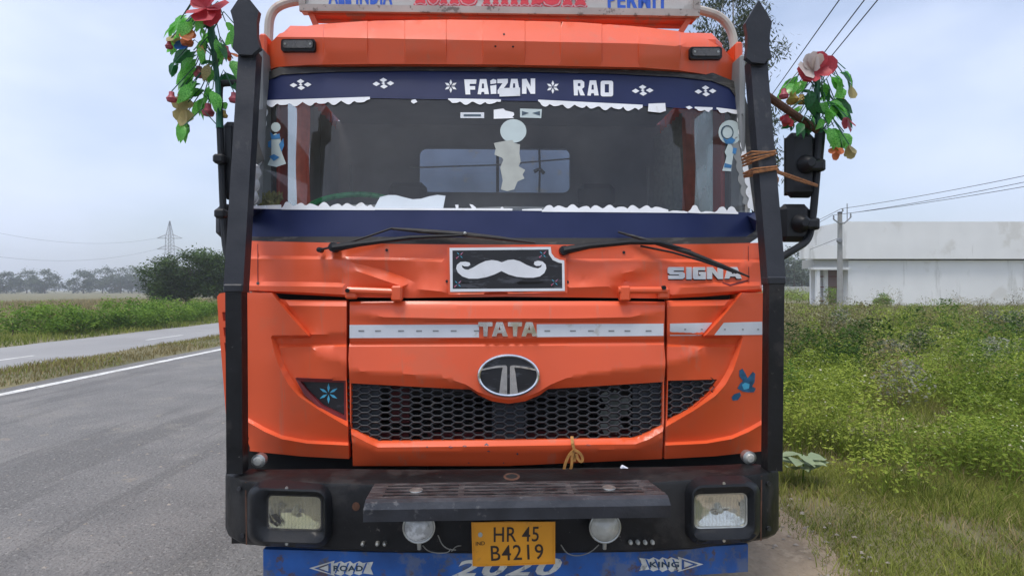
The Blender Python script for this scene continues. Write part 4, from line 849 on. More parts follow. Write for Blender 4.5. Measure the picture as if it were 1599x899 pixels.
# ================================================================== THE PLACE
mat('asphalt', (.178, .174, .167), .9, var=.16, scale=1.4, bump=1., bscale=48, ds=1.2, spots=[((.235, .225, .21), .8, .54, .5), ((.115, .112, .107), 1.3, .52, .55, (1.2, .10, 1)), ((.25, .235, .205), 1.1, .58, .5, (.5, .5, 1)), ((.34, .33, .31), 44, .57, .65), ((.06, .06, .06), 52, .58, .75), ((.30, .26, .20), 3.2, .62, .5)])
mat('far_asphalt', (.27, .267, .262), .85, var=.1, scale=.5, bump=.3, bscale=60, spots=[((.24, .23, .22), .6, .55, .5)])
mat('dirt', (.285, .225, .155), .95, var=.3, scale=2.5, bump=.8, bscale=22, spots=[((.36, .30, .22), 9, .55, .6), ((.12, .09, .06), 14, .60, .6)])
mat('line_paint', (.66, .66, .63), .7, var=.12, scale=3, spots=[((.28, .27, .26), 12, .55, .75), ((.45, .43, .38), 2.5, .52, .6)])
mat('soil_grass', (.14, .14, .055), .95, var=.35, scale=.7, col2=(.20, .175, .09), bump=.6, bscale=10, spots=[((.20, .165, .09), 1.6, .60, .7)])
mat('stone', (.30, .27, .23), .9, var=.3, scale=9)
mat('wall_white', (.74, .745, .73), .85, var=.05, scale=.6, bump=.1, bscale=8, spots=[((.46, .46, .43), .9, .56, .5, (1, 1, .15)), ((.5, .48, .42), .35, .58, .4)])
mat('wall_grey', (.40, .40, .38), .85, var=.06, scale=.8)
mat('shutter', (.22, .15, .14), .7, var=.12, scale=3)
mat('shutter_rail', (.17, .05, .05), .6)
mat('concrete', (.30, .30, .285), .9, var=.12, scale=4)
mat('galvanised', (.22, .23, .24), .5, .5, var=.1)
mat('cable', (.03, .03, .035), .6)
mat('bark', (.09, .065, .045), .95, var=.3, scale=6, bump=.8, bscale=20)
mat('bark_pale', (.36, .33, .29), .9, var=.3, scale=5)
mat('leaf_dark', (.022, .048, .010), .6, spec=.25, col2=(.085, .155, .022), attr=True, trans=.25)
mat('leaf_euca', (.030, .048, .022), .55, col2=(.10, .13, .06), attr=True, trans=.25)
mat('leaf_bush', (.07, .17, .014), .7, spec=.2, col2=(.25, .38, .05), attr=True, trans=.3)
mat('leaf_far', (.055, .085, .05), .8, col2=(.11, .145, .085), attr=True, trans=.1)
mat('grass_green', (.11, .165, .022), .8, col2=(.38, .40, .10), spec=.15, attr=True, trans=.35)
mat('grass_dry', (.20, .165, .06), .8, spec=.15, col2=(.42, .34, .17), attr=True, trans=.3)
mat('weed_leaf', (.10, .185, .016), .8, spec=.15, col2=(.36, .43, .075), attr=True, trans=.35)
mat('weed_olive', (.135, .125, .055), .8, spec=.15, col2=(.31, .275, .15), attr=True, trans=.3)
mat('weed_grey', (.17, .185, .13), .85, spec=.15, col2=(.33, .34, .26), attr=True, trans=.3)
mat('weed_deep', (.025, .065, .010), .8, spec=.15, col2=(.10, .18, .03), attr=True, trans=.3)
mat('weed_flower', (.40, .41, .26), .8, var=.2)
mat('calotropis_leaf', (.27, .34, .19), .6, var=.2, scale=6, trans=.2)
mat('crop_green', (.10, .17, .04), .8, var=.3, scale=3)
mat('petal_red', (.52, .055, .075), .5, var=.3, scale=30, trans=.35)
mat('petal_white', (.62, .56, .52), .6, var=.12, scale=30, trans=.3)
mat('bud_pink', (.48, .10, .13), .5, var=.4, scale=40, trans=.25)
mat('bud_orange', (.72, .20, .07), .5, var=.4, scale=40, trans=.25)
mat('bud_yellow', (.55, .38, .10), .5, var=.3, scale=40, trans=.25)
mat('petal_tan', (.40, .33, .14), .6, var=.4, scale=30, trans=.35)
mat('petal_blue', (.03, .14, .5), .5, var=.2, scale=30, trans=.3)
mat('plastic_leaf', (.07, .52, .05), .3, var=.3, scale=25, col2=(.30, .78, .15), coat=.2, trans=.55)
mat('plastic_leaf_dark', (.015, .14, .03), .4, var=.5, scale=25, trans=.3)
mat('plastic_stem', (.005, .09, .045), .4, var=.3, scale=20)

# ---------------------------------------------------------------- ground, carriageways, markings
def ground_h(x, y):
    sm = lambda t: np.clip(t, 0, 1)**2*(3-2*np.clip(t, 0, 1))
    right = .36*sm((x-2.0)/12.0)*sm((y-1)/18.0)
    left = -.10*sm((-15.2-x)/2.0)
    n = .03*np.sin(x*1.7+y*.9)+.025*np.sin(x*.6-y*1.3+1)
    rough = np.clip((x-1.8)/1.5, 0, 1)+np.clip((-15-x)/2, 0, 1)
    return right+left+n*np.clip(rough, 0, 1)-.012
gx = np.concatenate([-np.geomspace(900, 20, 22), np.linspace(-18, -10, 9), np.linspace(-9, .9, 8), np.linspace(1.2, 14, 33), np.linspace(15, 60, 18), np.geomspace(75, 900, 14)])
gy = np.concatenate([-np.geomspace(900, 8, 12), np.linspace(-5, 0, 6), np.linspace(.5, 12, 30), np.linspace(13, 60, 32), np.geomspace(70, 900, 18)])
GX, GY = np.meshgrid(gx, gy, indexing='ij'); GZ = ground_h(GX, GY); nx_, ny_ = GX.shape
ground = mesh_obj('ground', np.stack([GX, GY, GZ], -1).reshape(-1, 3), [(i*ny_+j, (i+1)*ny_+j, (i+1)*ny_+j+1, i*ny_+j+1) for i in range(nx_-1) for j in range(ny_-1)], 'soil_grass'); tag(ground, kind='structure')
def strip(name, m, x0, x1, z, y0=-60, y1=420, n=60, wob=0., seed=0, kind='structure', parent=None):
    r_ = np.random.default_rng(seed); v = []; f = []
    ys = np.concatenate([np.linspace(y0, 0, 12)[:-1], np.linspace(0, 30, n), np.geomspace(31, y1, 30)])
    for i, y in enumerate(ys):
        a_ = wob*(math.sin(y*1.3+seed)+.6*math.sin(y*3.1+2*seed)+r_.uniform(-.6, .6)) if wob else 0; b_ = wob*(math.sin(y*1.1+seed*3)+r_.uniform(-.8, .8)) if wob else 0
        v += [(x0+a_, y, z), (x1+b_, y, z)]
        if i: f.append((2*i-2, 2*i-1, 2*i+1, 2*i))
    o = mesh_obj(name, v, f, m, parent, False); tag(o, kind=kind); return o
strip('dirt_shoulder', 'dirt', .5, 1.78, .004, wob=.13, seed=3)
strip('road', 'asphalt', -7.75, 1.02, .010, wob=.04, seed=5)
strip('road_edge_line', 'line_paint', -7.34, -7.16, .014)
strip('opposite_road', 'far_asphalt', -13.15, -9.15, .008, wob=.04, seed=8)
for k in range(30):
    y = 5.4+k*6.; o = mesh_obj('road_dash', [(-10.86, y, .012), (-10.76, y, .012), (-10.76, y+1.9, .012), (-10.86, y+1.9, .012)], [(0, 1, 2, 3)], 'line_paint', None, False); tag(o, kind='structure')
# median: a low earth hump
v = []; f = []; ys = np.concatenate([np.linspace(-40, 0, 10)[:-1], np.linspace(0, 40, 60), np.geomspace(42, 420, 24)])
for i, y in enumerate(ys):
    for k, (x, z) in enumerate(((-7.68, .008), (-7.95, .05), (-8.45, .10), (-8.95, .07), (-9.22, .004))): v.append((x+(.05*math.sin(y*1.9+k) if k else 0.03*math.sin(y*2.3)), y, z+(.02*math.sin(y*.8+k) if 0 < k < 4 else 0)))
    if i: f += [((i-1)*5+k, i*5+k, i*5+k+1, (i-1)*5+k+1) for k in range(4)]
median = mesh_obj('median', v, f, 'soil_grass'); tag(median, kind='structure')

# ---------------------------------------------------------------- vegetation builders (numpy)
def tinted(name, V, Fc, tint, m, parent=None):
    me = bpy.data.meshes.new(name); V = np.asarray(V, np.float32).reshape(-1, 3); Fc = np.asarray(Fc, np.int32); k = Fc.shape[1]
    me.vertices.add(len(V)); me.vertices.foreach_set('co', V.ravel()); me.loops.add(Fc.size); me.loops.foreach_set('vertex_index', Fc.ravel())
    me.polygons.add(len(Fc)); me.polygons.foreach_set('loop_start', np.arange(0, Fc.size, k, dtype=np.int32)); me.polygons.foreach_set('loop_total', np.full(len(Fc), k, np.int32))
    a_ = me.attributes.new('tint', 'FLOAT', 'POINT'); a_.data.foreach_set('value', np.asarray(tint, np.float32)); me.update(calc_edges=True); me.materials.append(MATS[m])
    return link(bpy.data.objects.new(name, me), parent)
def leaves(C, size, rg, droop=0., aspect=.45, up=.5):
    """one folded quad per centre: returns verts, quads"""
    n = len(C); a_ = rg.uniform(0, 2*np.pi, n); d = np.stack([np.cos(a_), np.sin(a_), rg.normal(-droop, .45, n)], 1); d /= np.linalg.norm(d, axis=1)[:, None]
    nr = np.stack([rg.normal(0, .6, n), rg.normal(0, .6, n), np.full(n, up)+rg.uniform(0, .5, n)], 1); s_ = np.cross(d, nr); s_ /= np.linalg.norm(s_, axis=1)[:, None]+1e-6
    L_ = (size*rg.uniform(.6, 1.3, n))[:, None]; w_ = L_*aspect
    V = np.stack([C-d*L_*.5, C+s_*w_*.5+d*L_*.05, C+d*L_*.5, C-s_*w_*.5+d*L_*.05], 1).reshape(-1, 3)
    return V, np.arange(4*n).reshape(-1, 4)
def blades(X, Y, Z, h, w_, rg, lean=.5):
    n = len(X); a_ = rg.uniform(0, 2*np.pi, n); l_ = rg.uniform(.1, lean, n)*h; s_ = rg.uniform(0, 2*np.pi, n)
    B = np.stack([X, Y, Z], 1); sd = np.stack([np.cos(s_), np.sin(s_), np.zeros(n)], 1)*(w_/2)[:, None] if np.ndim(w_) else np.stack([np.cos(s_), np.sin(s_), np.zeros(n)], 1)*w_/2
    o = np.stack([np.cos(a_)*l_, np.sin(a_)*l_, np.zeros(n)], 1); m1 = B+o*.35+np.stack([0*h, 0*h, h*.6], 1); tp = B+o+np.stack([0*h, 0*h, h], 1)
    V = np.stack([B-sd, B+sd, m1+sd*.7, m1-sd*.7, tp+sd*.08, tp-sd*.08], 1).reshape(-1, 3); i = np.arange(n)[:, None]*6
    return V, np.concatenate([i+np.array([[0, 1, 2, 3]]), i+np.array([[3, 2, 4, 5]])], 0)
def patch(x, y, s_=1.): # smooth random field 0..1 used for clumping
    return .5+.25*np.sin(x*1.9*s_+1.3*np.sin(y*.8*s_))+.25*np.sin(y*1.4*s_+x*.7*s_+2)
def scatter_blades(name, m, x0, x1, y0, y1, n, h0, h1, w_, lean, seed, keep=None, zfn=ground_h, tv=None, label=None):
    rg = np.random.default_rng(seed); X = rg.uniform(x0, x1, n); Y = rg.uniform(y0, y1, n)
    if keep is not None: k = keep(X, Y, rg); X, Y = X[k], Y[k]
    h = rg.uniform(h0, h1, len(X))*(.6+.7*patch(X, Y, 1.3)); V, Fc = blades(X, Y, zfn(X, Y)-.01, h, w_*(1+Y*.012), rg, lean)
    t = np.clip(rg.normal(.5, .22, len(X))+.8*(patch(X+seed, Y, 1.2)-.5) if tv is None else tv(X, Y, rg), 0, 1)
    o = tinted(name, V, Fc, np.repeat(t, 6), m); tag(o, label, 'grass' if label else None, kind='stuff'); return o
def edge_r(x, y): return 1.66+.12*np.sin(y*1.7+1.2)+.07*np.sin(y*4.3)
def fov(X, Y): return (X < Y*1.3+1.2)
vis_r = lambda X, Y, rg: fov(X, Y) & (X > edge_r(X, Y)-.12+rg.exponential(.16, len(X)))
tuft_ = lambda s_, lim: (lambda X, Y, rg: vis_r(X, Y, rg) & (patch(X*3+s_, Y*3, 1.) +.35*patch(X*9, Y*9+s_, 1.)+rg.normal(0, .15, len(X)) > lim))
scatter_blades('grass', 'grass_green', 1.3, 5.2, 1.4, 5, 112000, .025, .085, .0055, 1.3, 1, tuft_(0, .42), label='green verge grass on the right of the lorry')
scatter_blades('grass', 'grass_green', 1.3, 4.6, 1.4, 5.4, 16000, .08, .19, .006, .9, 13, tuft_(2, .80), label='taller grass tufts on the verge beside the lorry')
scatter_blades('grass', 'grass_green', 1.3, 10.5, 5, 9, 64000, .05, .18, .008, 1., 11, tuft_(1, .40), label='rough green grass on the bank behind the verge')
scatter_blades('grass', 'grass_green', 1.4, 22, 9, 20, 72000, .12, .30, .012, .7, 2, vis_r, label='middle verge grass behind the right shoulder')
scatter_blades('grass', 'grass_green', 3, 46, 20, 44, 60000, .08, .22, .024, .7, 3, vis_r, label='far field grass in front of the white building')
scatter_blades('grass', 'grass_dry', 1.3, 6, 1.4, 9, 26000, .03, .14, .005, 1.4, 4, tuft_(5, .55), label='dry straw blades among the right verge grass')
scatter_blades('grass', 'grass_dry', 8, 46, 18, 46, 18000, .10, .26, .02, .7, 5, lambda X, Y, rg: vis_r(X, Y, rg) & (patch(X, Y, .4) > .5), label='dry straw grass in the far right field')
med_z = lambda X, Y: .10-np.abs(X+8.45)*.10
scatter_blades('grass', 'grass_dry', -9.15, -7.72, 4, 60, 26000, .04, .13, .014, .9, 6, lambda X, Y, rg: X > -Y*.98-1, med_z, lambda X, Y, rg: np.clip(rg.normal(.35, .25, len(X)), 0, 1), label='short dry grass on the road median')
scatter_blades('grass', 'grass_green', -9.15, -7.72, 4, 60, 12000, .04, .12, .014, .9, 7, lambda X, Y, rg: (X > -Y*.98-1) & (patch(X, Y, .7) > .5), med_z, label='green tufts of grass on the road median')
scatter_blades('grass', 'grass_green', -22, -13.2, 12, 70, 42000, .10, .26, .02, .8, 8, lambda X, Y, rg: X > -Y*.98-1, label='verge grass beyond the opposite road')
scatter_blades('grass', 'grass_dry', -60, -16, 24, 90, 30000, .2, .5, .035, .7, 9, lambda X, Y, rg: (X > -Y*.98-1), label='pale dry field grass behind the roadside bushes')
# weeds: branching plants carrying many small leaves
def weed_mass(name, m, P, hgt, spread, nl, size, seed, label, flower=None, cat='weeds', asp=.5, tmean=.45):
    rg = np.random.default_rng(seed); n = len(P); C = []; hh = np.asarray(hgt)*rg.uniform(.65, 1.2, n)*(.55+.85*patch(P[:, 0]+seed, P[:, 1], 1.5))
    idx = np.repeat(np.arange(n), nl); t = rg.beta(2.2, 1.4, len(idx)); a_ = rg.uniform(0, 2*np.pi, len(idx)); r_ = np.sqrt(rg.uniform(0, 1, len(idx)))*(.35+.65*np.sin(np.pi*np.clip(t, .05, .95)))*spread
    C = np.stack([P[idx, 0]+np.cos(a_)*r_, P[idx, 1]+np.sin(a_)*r_, P[idx, 2]+t*hh[idx]], 1)
    sz = size*(1+P[idx, 1]*.03); V, Fc = leaves(C, sz, rg, .15, asp)
    tt = np.clip(np.repeat(rg.normal(tmean, .2, n)+.9*(patch(P[:, 0]-seed, P[:, 1], 1.1)-.5), nl)+rg.normal(0, .18, len(idx)), 0, 1)
    ns = 7; k = rg.integers(0, nl, (n, ns))+np.arange(n)[:, None]*nl; E = C[k.ravel()]; B = P[np.repeat(np.arange(n), ns)]      # stalks up to some of the leaves
    sd = np.stack([np.ones(len(E)), rg.normal(0, .3, len(E)), np.zeros(len(E))], 1)*(.0022*(1+B[:, 1]*.05))[:, None]; M_ = (B*.45+E*.55); M_[:, :2] = B[:, :2]*.7+E[:, :2]*.3
    SV_ = np.stack([B-sd, B+sd, M_+sd*.8, M_-sd*.8, E+sd*.4, E-sd*.4], 1).reshape(-1, 3); i6 = np.arange(len(E))[:, None]*6+len(V)
    SF_ = np.concatenate([i6+np.array([[0, 1, 2, 3]]), i6+np.array([[3, 2, 4, 5]])], 0)
    o = tinted(name, np.concatenate([V, SV_]), np.concatenate([Fc, SF_]), np.concatenate([np.repeat(tt, 4), np.full(len(SV_), .35)]), m); tag(o, label, cat, kind='stuff')
    if flower:
        k = rg.choice(len(C), int(len(C)*flower)); D = C[k].copy(); D[:, 2] = np.maximum(D[:, 2], P[idx[k], 2]+hh[idx[k]]*.7)+.02
        V, Fc = leaves(D, sz[k]*.45, rg, 0, 1., 1.5); o2 = tinted('weed_flowers', V, Fc, np.repeat(rg.uniform(0, 1, len(D)), 4), 'weed_flower'); tag(o2, 'tiny pale flower heads on '+label.split(' on ')[0].split(' along')[0], 'flowers', kind='stuff')
    return o
def points(x0, x1, y0, y1, n, seed, keep):
    rg = np.random.default_rng(seed); X = rg.uniform(x0, x1, n); Y = rg.uniform(y0, y1, n); k = keep(X, Y, rg); X, Y = X[k], Y[k]
    return np.stack([X, Y, ground_h(X, Y)], 1)
bank = lambda X, Y, rg: fov(X, Y) & (X > 1.75+.32*np.clip((6.2-Y)/2, 0, 2.4)+.35*patch(X, Y, .8))
P = points(1.8, 11, 4.2, 10, 700, 21, lambda X, Y, rg: bank(X, Y, rg) & (patch(X, Y, .75) > .25)); weed_mass('weeds', 'weed_leaf', P, .46, .28, 200, .036, 22, 'bright green leafy weeds on the bank beside the lorry', .03, asp=.36)
P = points(1.8, 8, 5.0, 9, 120, 31, lambda X, Y, rg: bank(X, Y, rg) & (patch(X+5, Y+2, .9) > .5)); weed_mass('weeds', 'weed_leaf', P, .62, .22, 260, .025, 32, 'tall feathery weeds along the bank above the shoulder', .05, tmean=.7, asp=.3)
P = points(1.8, 26, 9, 22, 1080, 23, bank); weed_mass('weeds', 'weed_leaf', P, .52, .38, 100, .046, 24, 'green weeds on the middle of the right bank', .04, asp=.4)
P = points(2.0, 20, 8, 24, 420, 25, lambda X, Y, rg: bank(X, Y, rg) & (patch(X+3, Y, .5) > .42)); weed_mass('weeds', 'weed_olive', P, .85, .40, 130, .034, 26, 'olive brown tall weeds on the right bank', .08, asp=.35)
P = points(3.5, 9, 9.5, 16, 60, 33, lambda X, Y, rg: bank(X, Y, rg) & (X < Y*.62)); weed_mass('weeds', 'weed_olive', P, 1.0, .42, 260, .04, 34, 'tall dry brown scrub on the bank beside the mirror', .12, tmean=.35)
P = points(6, 16, 13, 22, 150, 35, lambda X, Y, rg: bank(X, Y, rg) & (X > Y*.44) & (X < Y*.60)); weed_mass('weeds', 'grass_dry', P, .75, .40, 90, .040, 36, 'straw coloured dead weeds on the bank before the utility pole', .1, asp=.3, tmean=.35)
clumpy = lambda n, seed, y0, y1, a0, a1: points(2.2, 22, y0, y1, n, seed, lambda X, Y, rg: bank(X, Y, rg) & (X > Y*a0) & (X < Y*a1))
weed_mass('weeds', 'weed_deep', clumpy(120, 41, 6, 15, .3, 1.), .80, .38, 420, .050, 42, 'dark green bushy weed clumps on the right bank', None, asp=.4)
weed_mass('weeds', 'weed_grey', clumpy(35, 43, 7, 15, .52, 1.), .72, .36, 380, .050, 44, 'grey green weed clumps on the right bank', .06, asp=.45)
weed_mass('weeds', 'grass_dry', clumpy(70, 45, 5.5, 16, .3, 1.), .70, .30, 260, .050, 46, 'dry straw weed clumps on the right bank', None, asp=.18, tmean=.3)
weed_mass('weeds', 'weed_leaf', clumpy(110, 47, 5.2, 12, .3, 1.), .90, .28, 420, .044, 48, 'tall light green weed clumps on the right bank', .04, asp=.3, tmean=.75)
P = points(5, 44, 22, 33, 700, 27, lambda X, Y, rg: fov(X, Y)); weed_mass('weeds', 'weed_olive', P, .30, .5, 46, .05, 28, 'olive weeds in the field before the white building', .15)
P = points(7, 44, 19, 35, 520, 29, lambda X, Y, rg: fov(X, Y)); weed_mass('weeds', 'weed_leaf', P, .28, .5, 40, .06, 30, 'green weeds in the field before the white building')
# stones in the shoulder dirt
rg = np.random.default_rng(40); b = MB()
for k in range(900):
    x, y = (rg.uniform(.8, 2.1), rg.uniform(1.4, 7)) if k < 640 else (rg.uniform(-5, .8), rg.uniform(2.4, 7)); s_ = rg.uniform(.004, .016)*(1.6 if rg.random() < .06 else 1); q = [(x+rg.normal(0, .2)*s_+s_*dx, y+s_*dy, .008+s_*.6*dz) for dx, dy, dz in ((-1, -.6, 0), (1, -.7, 0), (.8, .8, 0), (-.8, .7, 0), (.1, 0, 1.2))]
    b.add(q, [(0, 1, 4), (1, 2, 4), (2, 3, 4), (3, 0, 4)])
tag(b.build('gravel', 'stone', smooth=False), 'loose gravel scattered over the dirt shoulder', 'gravel', kind='stuff')

# ---------------------------------------------------------------- trees and bushes
def tree(name, label, base, h, crowns, nl, lsize, m, bark, seed, group=None, trunk_r=.2, clump=.5, nclump=40, droop=.1, asp=.5, cat='tree'):
    rg = np.random.default_rng(seed); root = empty(name, base); tag(root, label, cat, group)
    b = MB(); top = Vector((crowns[0][0], crowns[0][1], crowns[0][2])); b.tube([(0, 0, -.2), (top.x*.2, top.y*.2, h*.2), (top.x*.6, top.y*.6, top.z*.7), top], [trunk_r, trunk_r*.8, trunk_r*.5, trunk_r*.15], 9)
    CC = []; TT = []
    for cx, cy, cz, rx, ry, rz in crowns:
        b.tube([(cx*.15, cy*.15, h*.22), (cx*.6, cy*.6, cz*.72), (cx, cy, cz)], [trunk_r*.55, trunk_r*.35, trunk_r*.1], 7)
        d = rg.normal(0, 1, (nclump, 3)); d /= np.linalg.norm(d, axis=1)[:, None]; d *= rg.uniform(.45, 1., nclump)[:, None]**.5
        c = d*np.array([rx, ry, rz])+np.array([cx, cy, cz])
        for q in c[:6]: b.tube([(cx, cy, cz-rz*.4), tuple((np.array([cx, cy, cz])+q)/2), tuple(q)], [trunk_r*.14, trunk_r*.09, trunk_r*.04], 5)
        k = nl//len(crowns)//nclump
        i = np.repeat(np.arange(nclump), k); C = c[i]+rg.normal(0, clump, (len(i), 3))*np.array([1, 1, .65]); CC.append(C)
        TT.append(np.clip(np.repeat(rg.normal(.4, .22, nclump), k)+rg.normal(0, .15, len(i)), 0, 1))
    b.build('trunk', bark, root)
    C = np.concatenate(CC); V, Fc = leaves(C, np.full(len(C), lsize), rg, droop, asp); tinted('crown', V, Fc, np.repeat(np.concatenate(TT), 4), m, root)
    return root
def gb(u, y, x=None): X = (u-UC)/F*y; return (X, y, float(ground_h(np.array(X), np.array(float(y)))))
tree('broadleaf_tree', 'dense dark green round tree under the steel pylon', gb(292, 44), 5.1, [(.3, 0, 3.3, 2.2, 2., 1.5), (-1.9, .2, 2.5, 1.5, 1.4, 1.3), (1.5, .3, 3.0, 1.5, 1.5, 1.4), (.2, -.5, 1.9, 2.2, 1.4, .9), (-.8, -.3, 1.7, 1.5, 1.2, .7)], 24000, .20, 'leaf_dark', 'bark', 50, 'trees across the road', .2, .34)
tree('broadleaf_tree', 'dark tree half hidden by the black guard post', gb(352, 47), 5.0, [(0, 0, 3.3, 1.8, 1.8, 1.5), (.9, 0, 2.4, 1.5, 1.5, 1.2), (-.8, 0, 2.0, 1.2, 1.2, .9)], 11000, .20, 'leaf_dark', 'bark', 51, 'trees across the road', .2, .36)
k = 0
for u, y, h_ in ((10, 235, 9), (42, 250, 11), (70, 238, 10), (130, 240, 10), (160, 260, 12), (188, 250, 11), (206, 265, 12.5), (224, 255, 11.5), (242, 270, 12), (262, 280, 12), (282, 265, 11), (302, 290, 12), (325, 285, 12)):
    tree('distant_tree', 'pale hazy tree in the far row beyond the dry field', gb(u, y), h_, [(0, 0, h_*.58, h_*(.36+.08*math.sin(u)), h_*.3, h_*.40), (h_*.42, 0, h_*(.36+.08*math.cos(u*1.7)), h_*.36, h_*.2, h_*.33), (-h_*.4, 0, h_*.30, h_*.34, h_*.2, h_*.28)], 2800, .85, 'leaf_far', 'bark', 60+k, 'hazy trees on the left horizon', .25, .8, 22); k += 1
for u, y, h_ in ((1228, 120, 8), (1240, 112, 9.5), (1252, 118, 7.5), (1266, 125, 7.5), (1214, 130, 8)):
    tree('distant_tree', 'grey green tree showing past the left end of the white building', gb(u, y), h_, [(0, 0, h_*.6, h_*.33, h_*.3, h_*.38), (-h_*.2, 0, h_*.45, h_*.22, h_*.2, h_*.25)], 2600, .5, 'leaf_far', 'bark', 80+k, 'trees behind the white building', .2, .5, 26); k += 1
# eucalyptus behind the cab, airy drooping foliage
tree('eucalyptus_tree', 'airy eucalyptus with drooping grey green leaves rising behind the cab', gb(1150, 15), 10, [(-.35, 0, 8.3, .9, .8, 1.1), (.25, 0, 7.6, .8, .7, .9), (.55, .1, 5.6, .42, .5, .65), (.55, .2, 4.6, .45, .5, .5), (-.1, 0, 9.6, .9, .8, 1.), (-.7, .3, 7.2, .6, .6, .5)], 11500, .15, 'leaf_euca', 'bark_pale', 90, None, .10, .17, 24, .9, .22)
# roadside bushes beyond the opposite road
lab = ['bright green bush at the far edge of the opposite road, lowest of its row', 'bright green leafy bush in the row along the opposite road']
for k, (u, y, h_, r_) in enumerate(((20, 19, 1.0, 1.3), (75, 20, 1.1, 1.2), (130, 21, 1.05, 1.2), (178, 22, 1.15, 1.2), (212, 23.5, 1.15, 1.1), (246, 25.5, 1.1, 1.1), (278, 28, 1.15, 1.1), (303, 31, 1.1, 1.0), (322, 36, .9, .9))):
    tree('roadside_bush', lab[1], gb(u, y), h_, [(0, 0, h_*.5, r_, r_*.8, h_*.48), (r_*.6, .2, h_*.42, r_*.6, r_*.6, h_*.36)], 3000, .10, 'leaf_bush', 'bark', 100+k, 'bushes along the opposite road', .03, .16, 24, .1, .5, 'bush')
tree('dry_shrub', 'brown dry shrub below the dark round tree', gb(335, 38), 1.0, [(0, 0, .55, .8, .6, .5)], 1800, .09, 'weed_olive', 'bark', 120, None, .03, .15, 24, .1, .4, 'shrub')
tree('small_shrub', 'dark green shrub standing alone before the white wall', gb(1378, 34.5), .95, [(0, 0, .48, .42, .4, .42), (.2, 0, .35, .3, .3, .3), (-.25, 0, .3, .28, .3, .26)], 2400, .11, 'leaf_bush', 'bark', 121, None, .03, .11, 20, -.3, .4, 'shrub')
tree('small_shrub', 'thin green sapling before the brown shutter', gb(1297, 36.6), 1.35, [(0, 0, 1.0, .25, .3, .35), (.1, 0, .6, .3, .3, .3)], 600, .13, 'leaf_bush', 'bark', 122, None, .03, .12, 12, .2, .4, 'shrub')
# milkweed-like plant with big pale leaves
mw = empty('broadleaf_plant', (2.22, 4.5, float(ground_h(np.array(2.2), np.array(4.5))))); tag(mw, 'pale broad leaved plant in the grass beside the bumper', 'plant')
lv = [(0, -.5, 0), (.22, -.1, .05), (.30, .30, .06), (.16, .8, .02), (0, 1., -.06), (-.16, .8, .02), (-.30, .30, .06), (-.22, -.1, .05), (0, .3, 0)]
lme = None
for k in range(13):
    if lme is None: o = mesh_obj('leaf', [(x*.16, (y+.5)*.10, z*.2) for x, y, z in lv], [(0, 1, 8), (1, 2, 8), (2, 3, 8), (3, 4, 8), (4, 5, 8), (5, 6, 8), (6, 7, 8), (7, 0, 8)], 'calotropis_leaf', mw); lme = o.data
    else: o = link(bpy.data.objects.new('leaf', lme), mw)
    a_ = k*2.4; o.location = (.05*math.cos(a_), .05*math.sin(a_), .10+.012*k); o.rotation_euler = (R(25-3*k+random.uniform(-8, 8)), R(random.uniform(-15, 15)), a_); o.scale = [random.uniform(.9, 1.4)]*3
part('stem', 'weed_leaf', mw, lambda b: b.tube([(0, 0, -.02), (.01, 0, .14), (0, .01, .27)], [.008, .006, .003], 6))

# ---------------------------------------------------------------- white building, utility pole, pylon
YB = 38.; X_ = lambda u, y=YB: (u-UC)/F*y; Z_ = lambda v, y=YB: H+(VH-v)/F*y
bld = empty('building', (X_(1330), YB, Z_(480))); tag(bld, 'white single storey building with plain parapet in the right hand field', 'building')
bo = Vector(bld.location)
def bpart(name, m, x0, x1, y0, y1, z0_, z1_, parent=None): return part(name, m, parent or bld, lambda b: b.box(((x0+x1)/2-bo.x, (y0+y1)/2-bo.y, (z0_+z1_)/2-bo.z), (x1-x0, y1-y0, z1_-z0_)), smooth=False)
zg = Z_(480); xe_ = X_(1760)
bpart('wall', 'wall_white', X_(1329), xe_, YB+.35, YB+4.4, zg-.3, Z_(406))
bpart('parapet', 'wall_white', X_(1317), xe_, YB, YB+4.6, Z_(404), Z_(346))
bpart('parapet', 'wall_white', X_(1254), X_(1317)-.003, YB, YB+.5, Z_(404)-.003, Z_(383))
bpart('eave', 'wall_grey', X_(1275), X_(1329)-.004, YB+.3, YB+1.9, Z_(418), Z_(404)-.006)
bpart('porch_beam', 'wall_white', X_(1268), X_(1329)-.008, YB+.15, YB+.5, Z_(421), Z_(417))
bpart('plinth', 'wall_grey', X_(1262), X_(1329)-.004, YB+.1, YB+1.9, zg-.3, Z_(478))
bpart('back_wall', 'wall_white', X_(1286), X_(1329)-.004, YB+1.6, YB+1.8, zg, Z_(418)-.004)
for u, y in ((1276.5, YB+.4), (1289, YB+1.3)): bpart('porch_post', 'wall_white', X_(u, y)-.11, X_(u, y)+.11, y-.11, y+.11, zg-.1, Z_(420))
sh = bpart('shutter', 'shutter', X_(1291, YB+1.4), X_(1328), YB+1.35, YB+1.42, Z_(477), Z_(421))
for u in (1291, 1305, 1328): bpart('shutter_rail', 'shutter_rail', X_(u)-.04, X_(u)+.04, YB+1.28, YB+1.345, Z_(477), Z_(421)).parent = sh
for v_ in (431, 448, 470): bpart('shutter_rail', 'shutter_rail', X_(1291), X_(1328), YB+1.29, YB+1.346, Z_(v_)-.03, Z_(v_)+.03).parent = sh
bpart('roof_rod', 'galvanised', X_(1330)-.02, X_(1330)+.02, YB+.5, YB+.54, Z_(347), Z_(316))
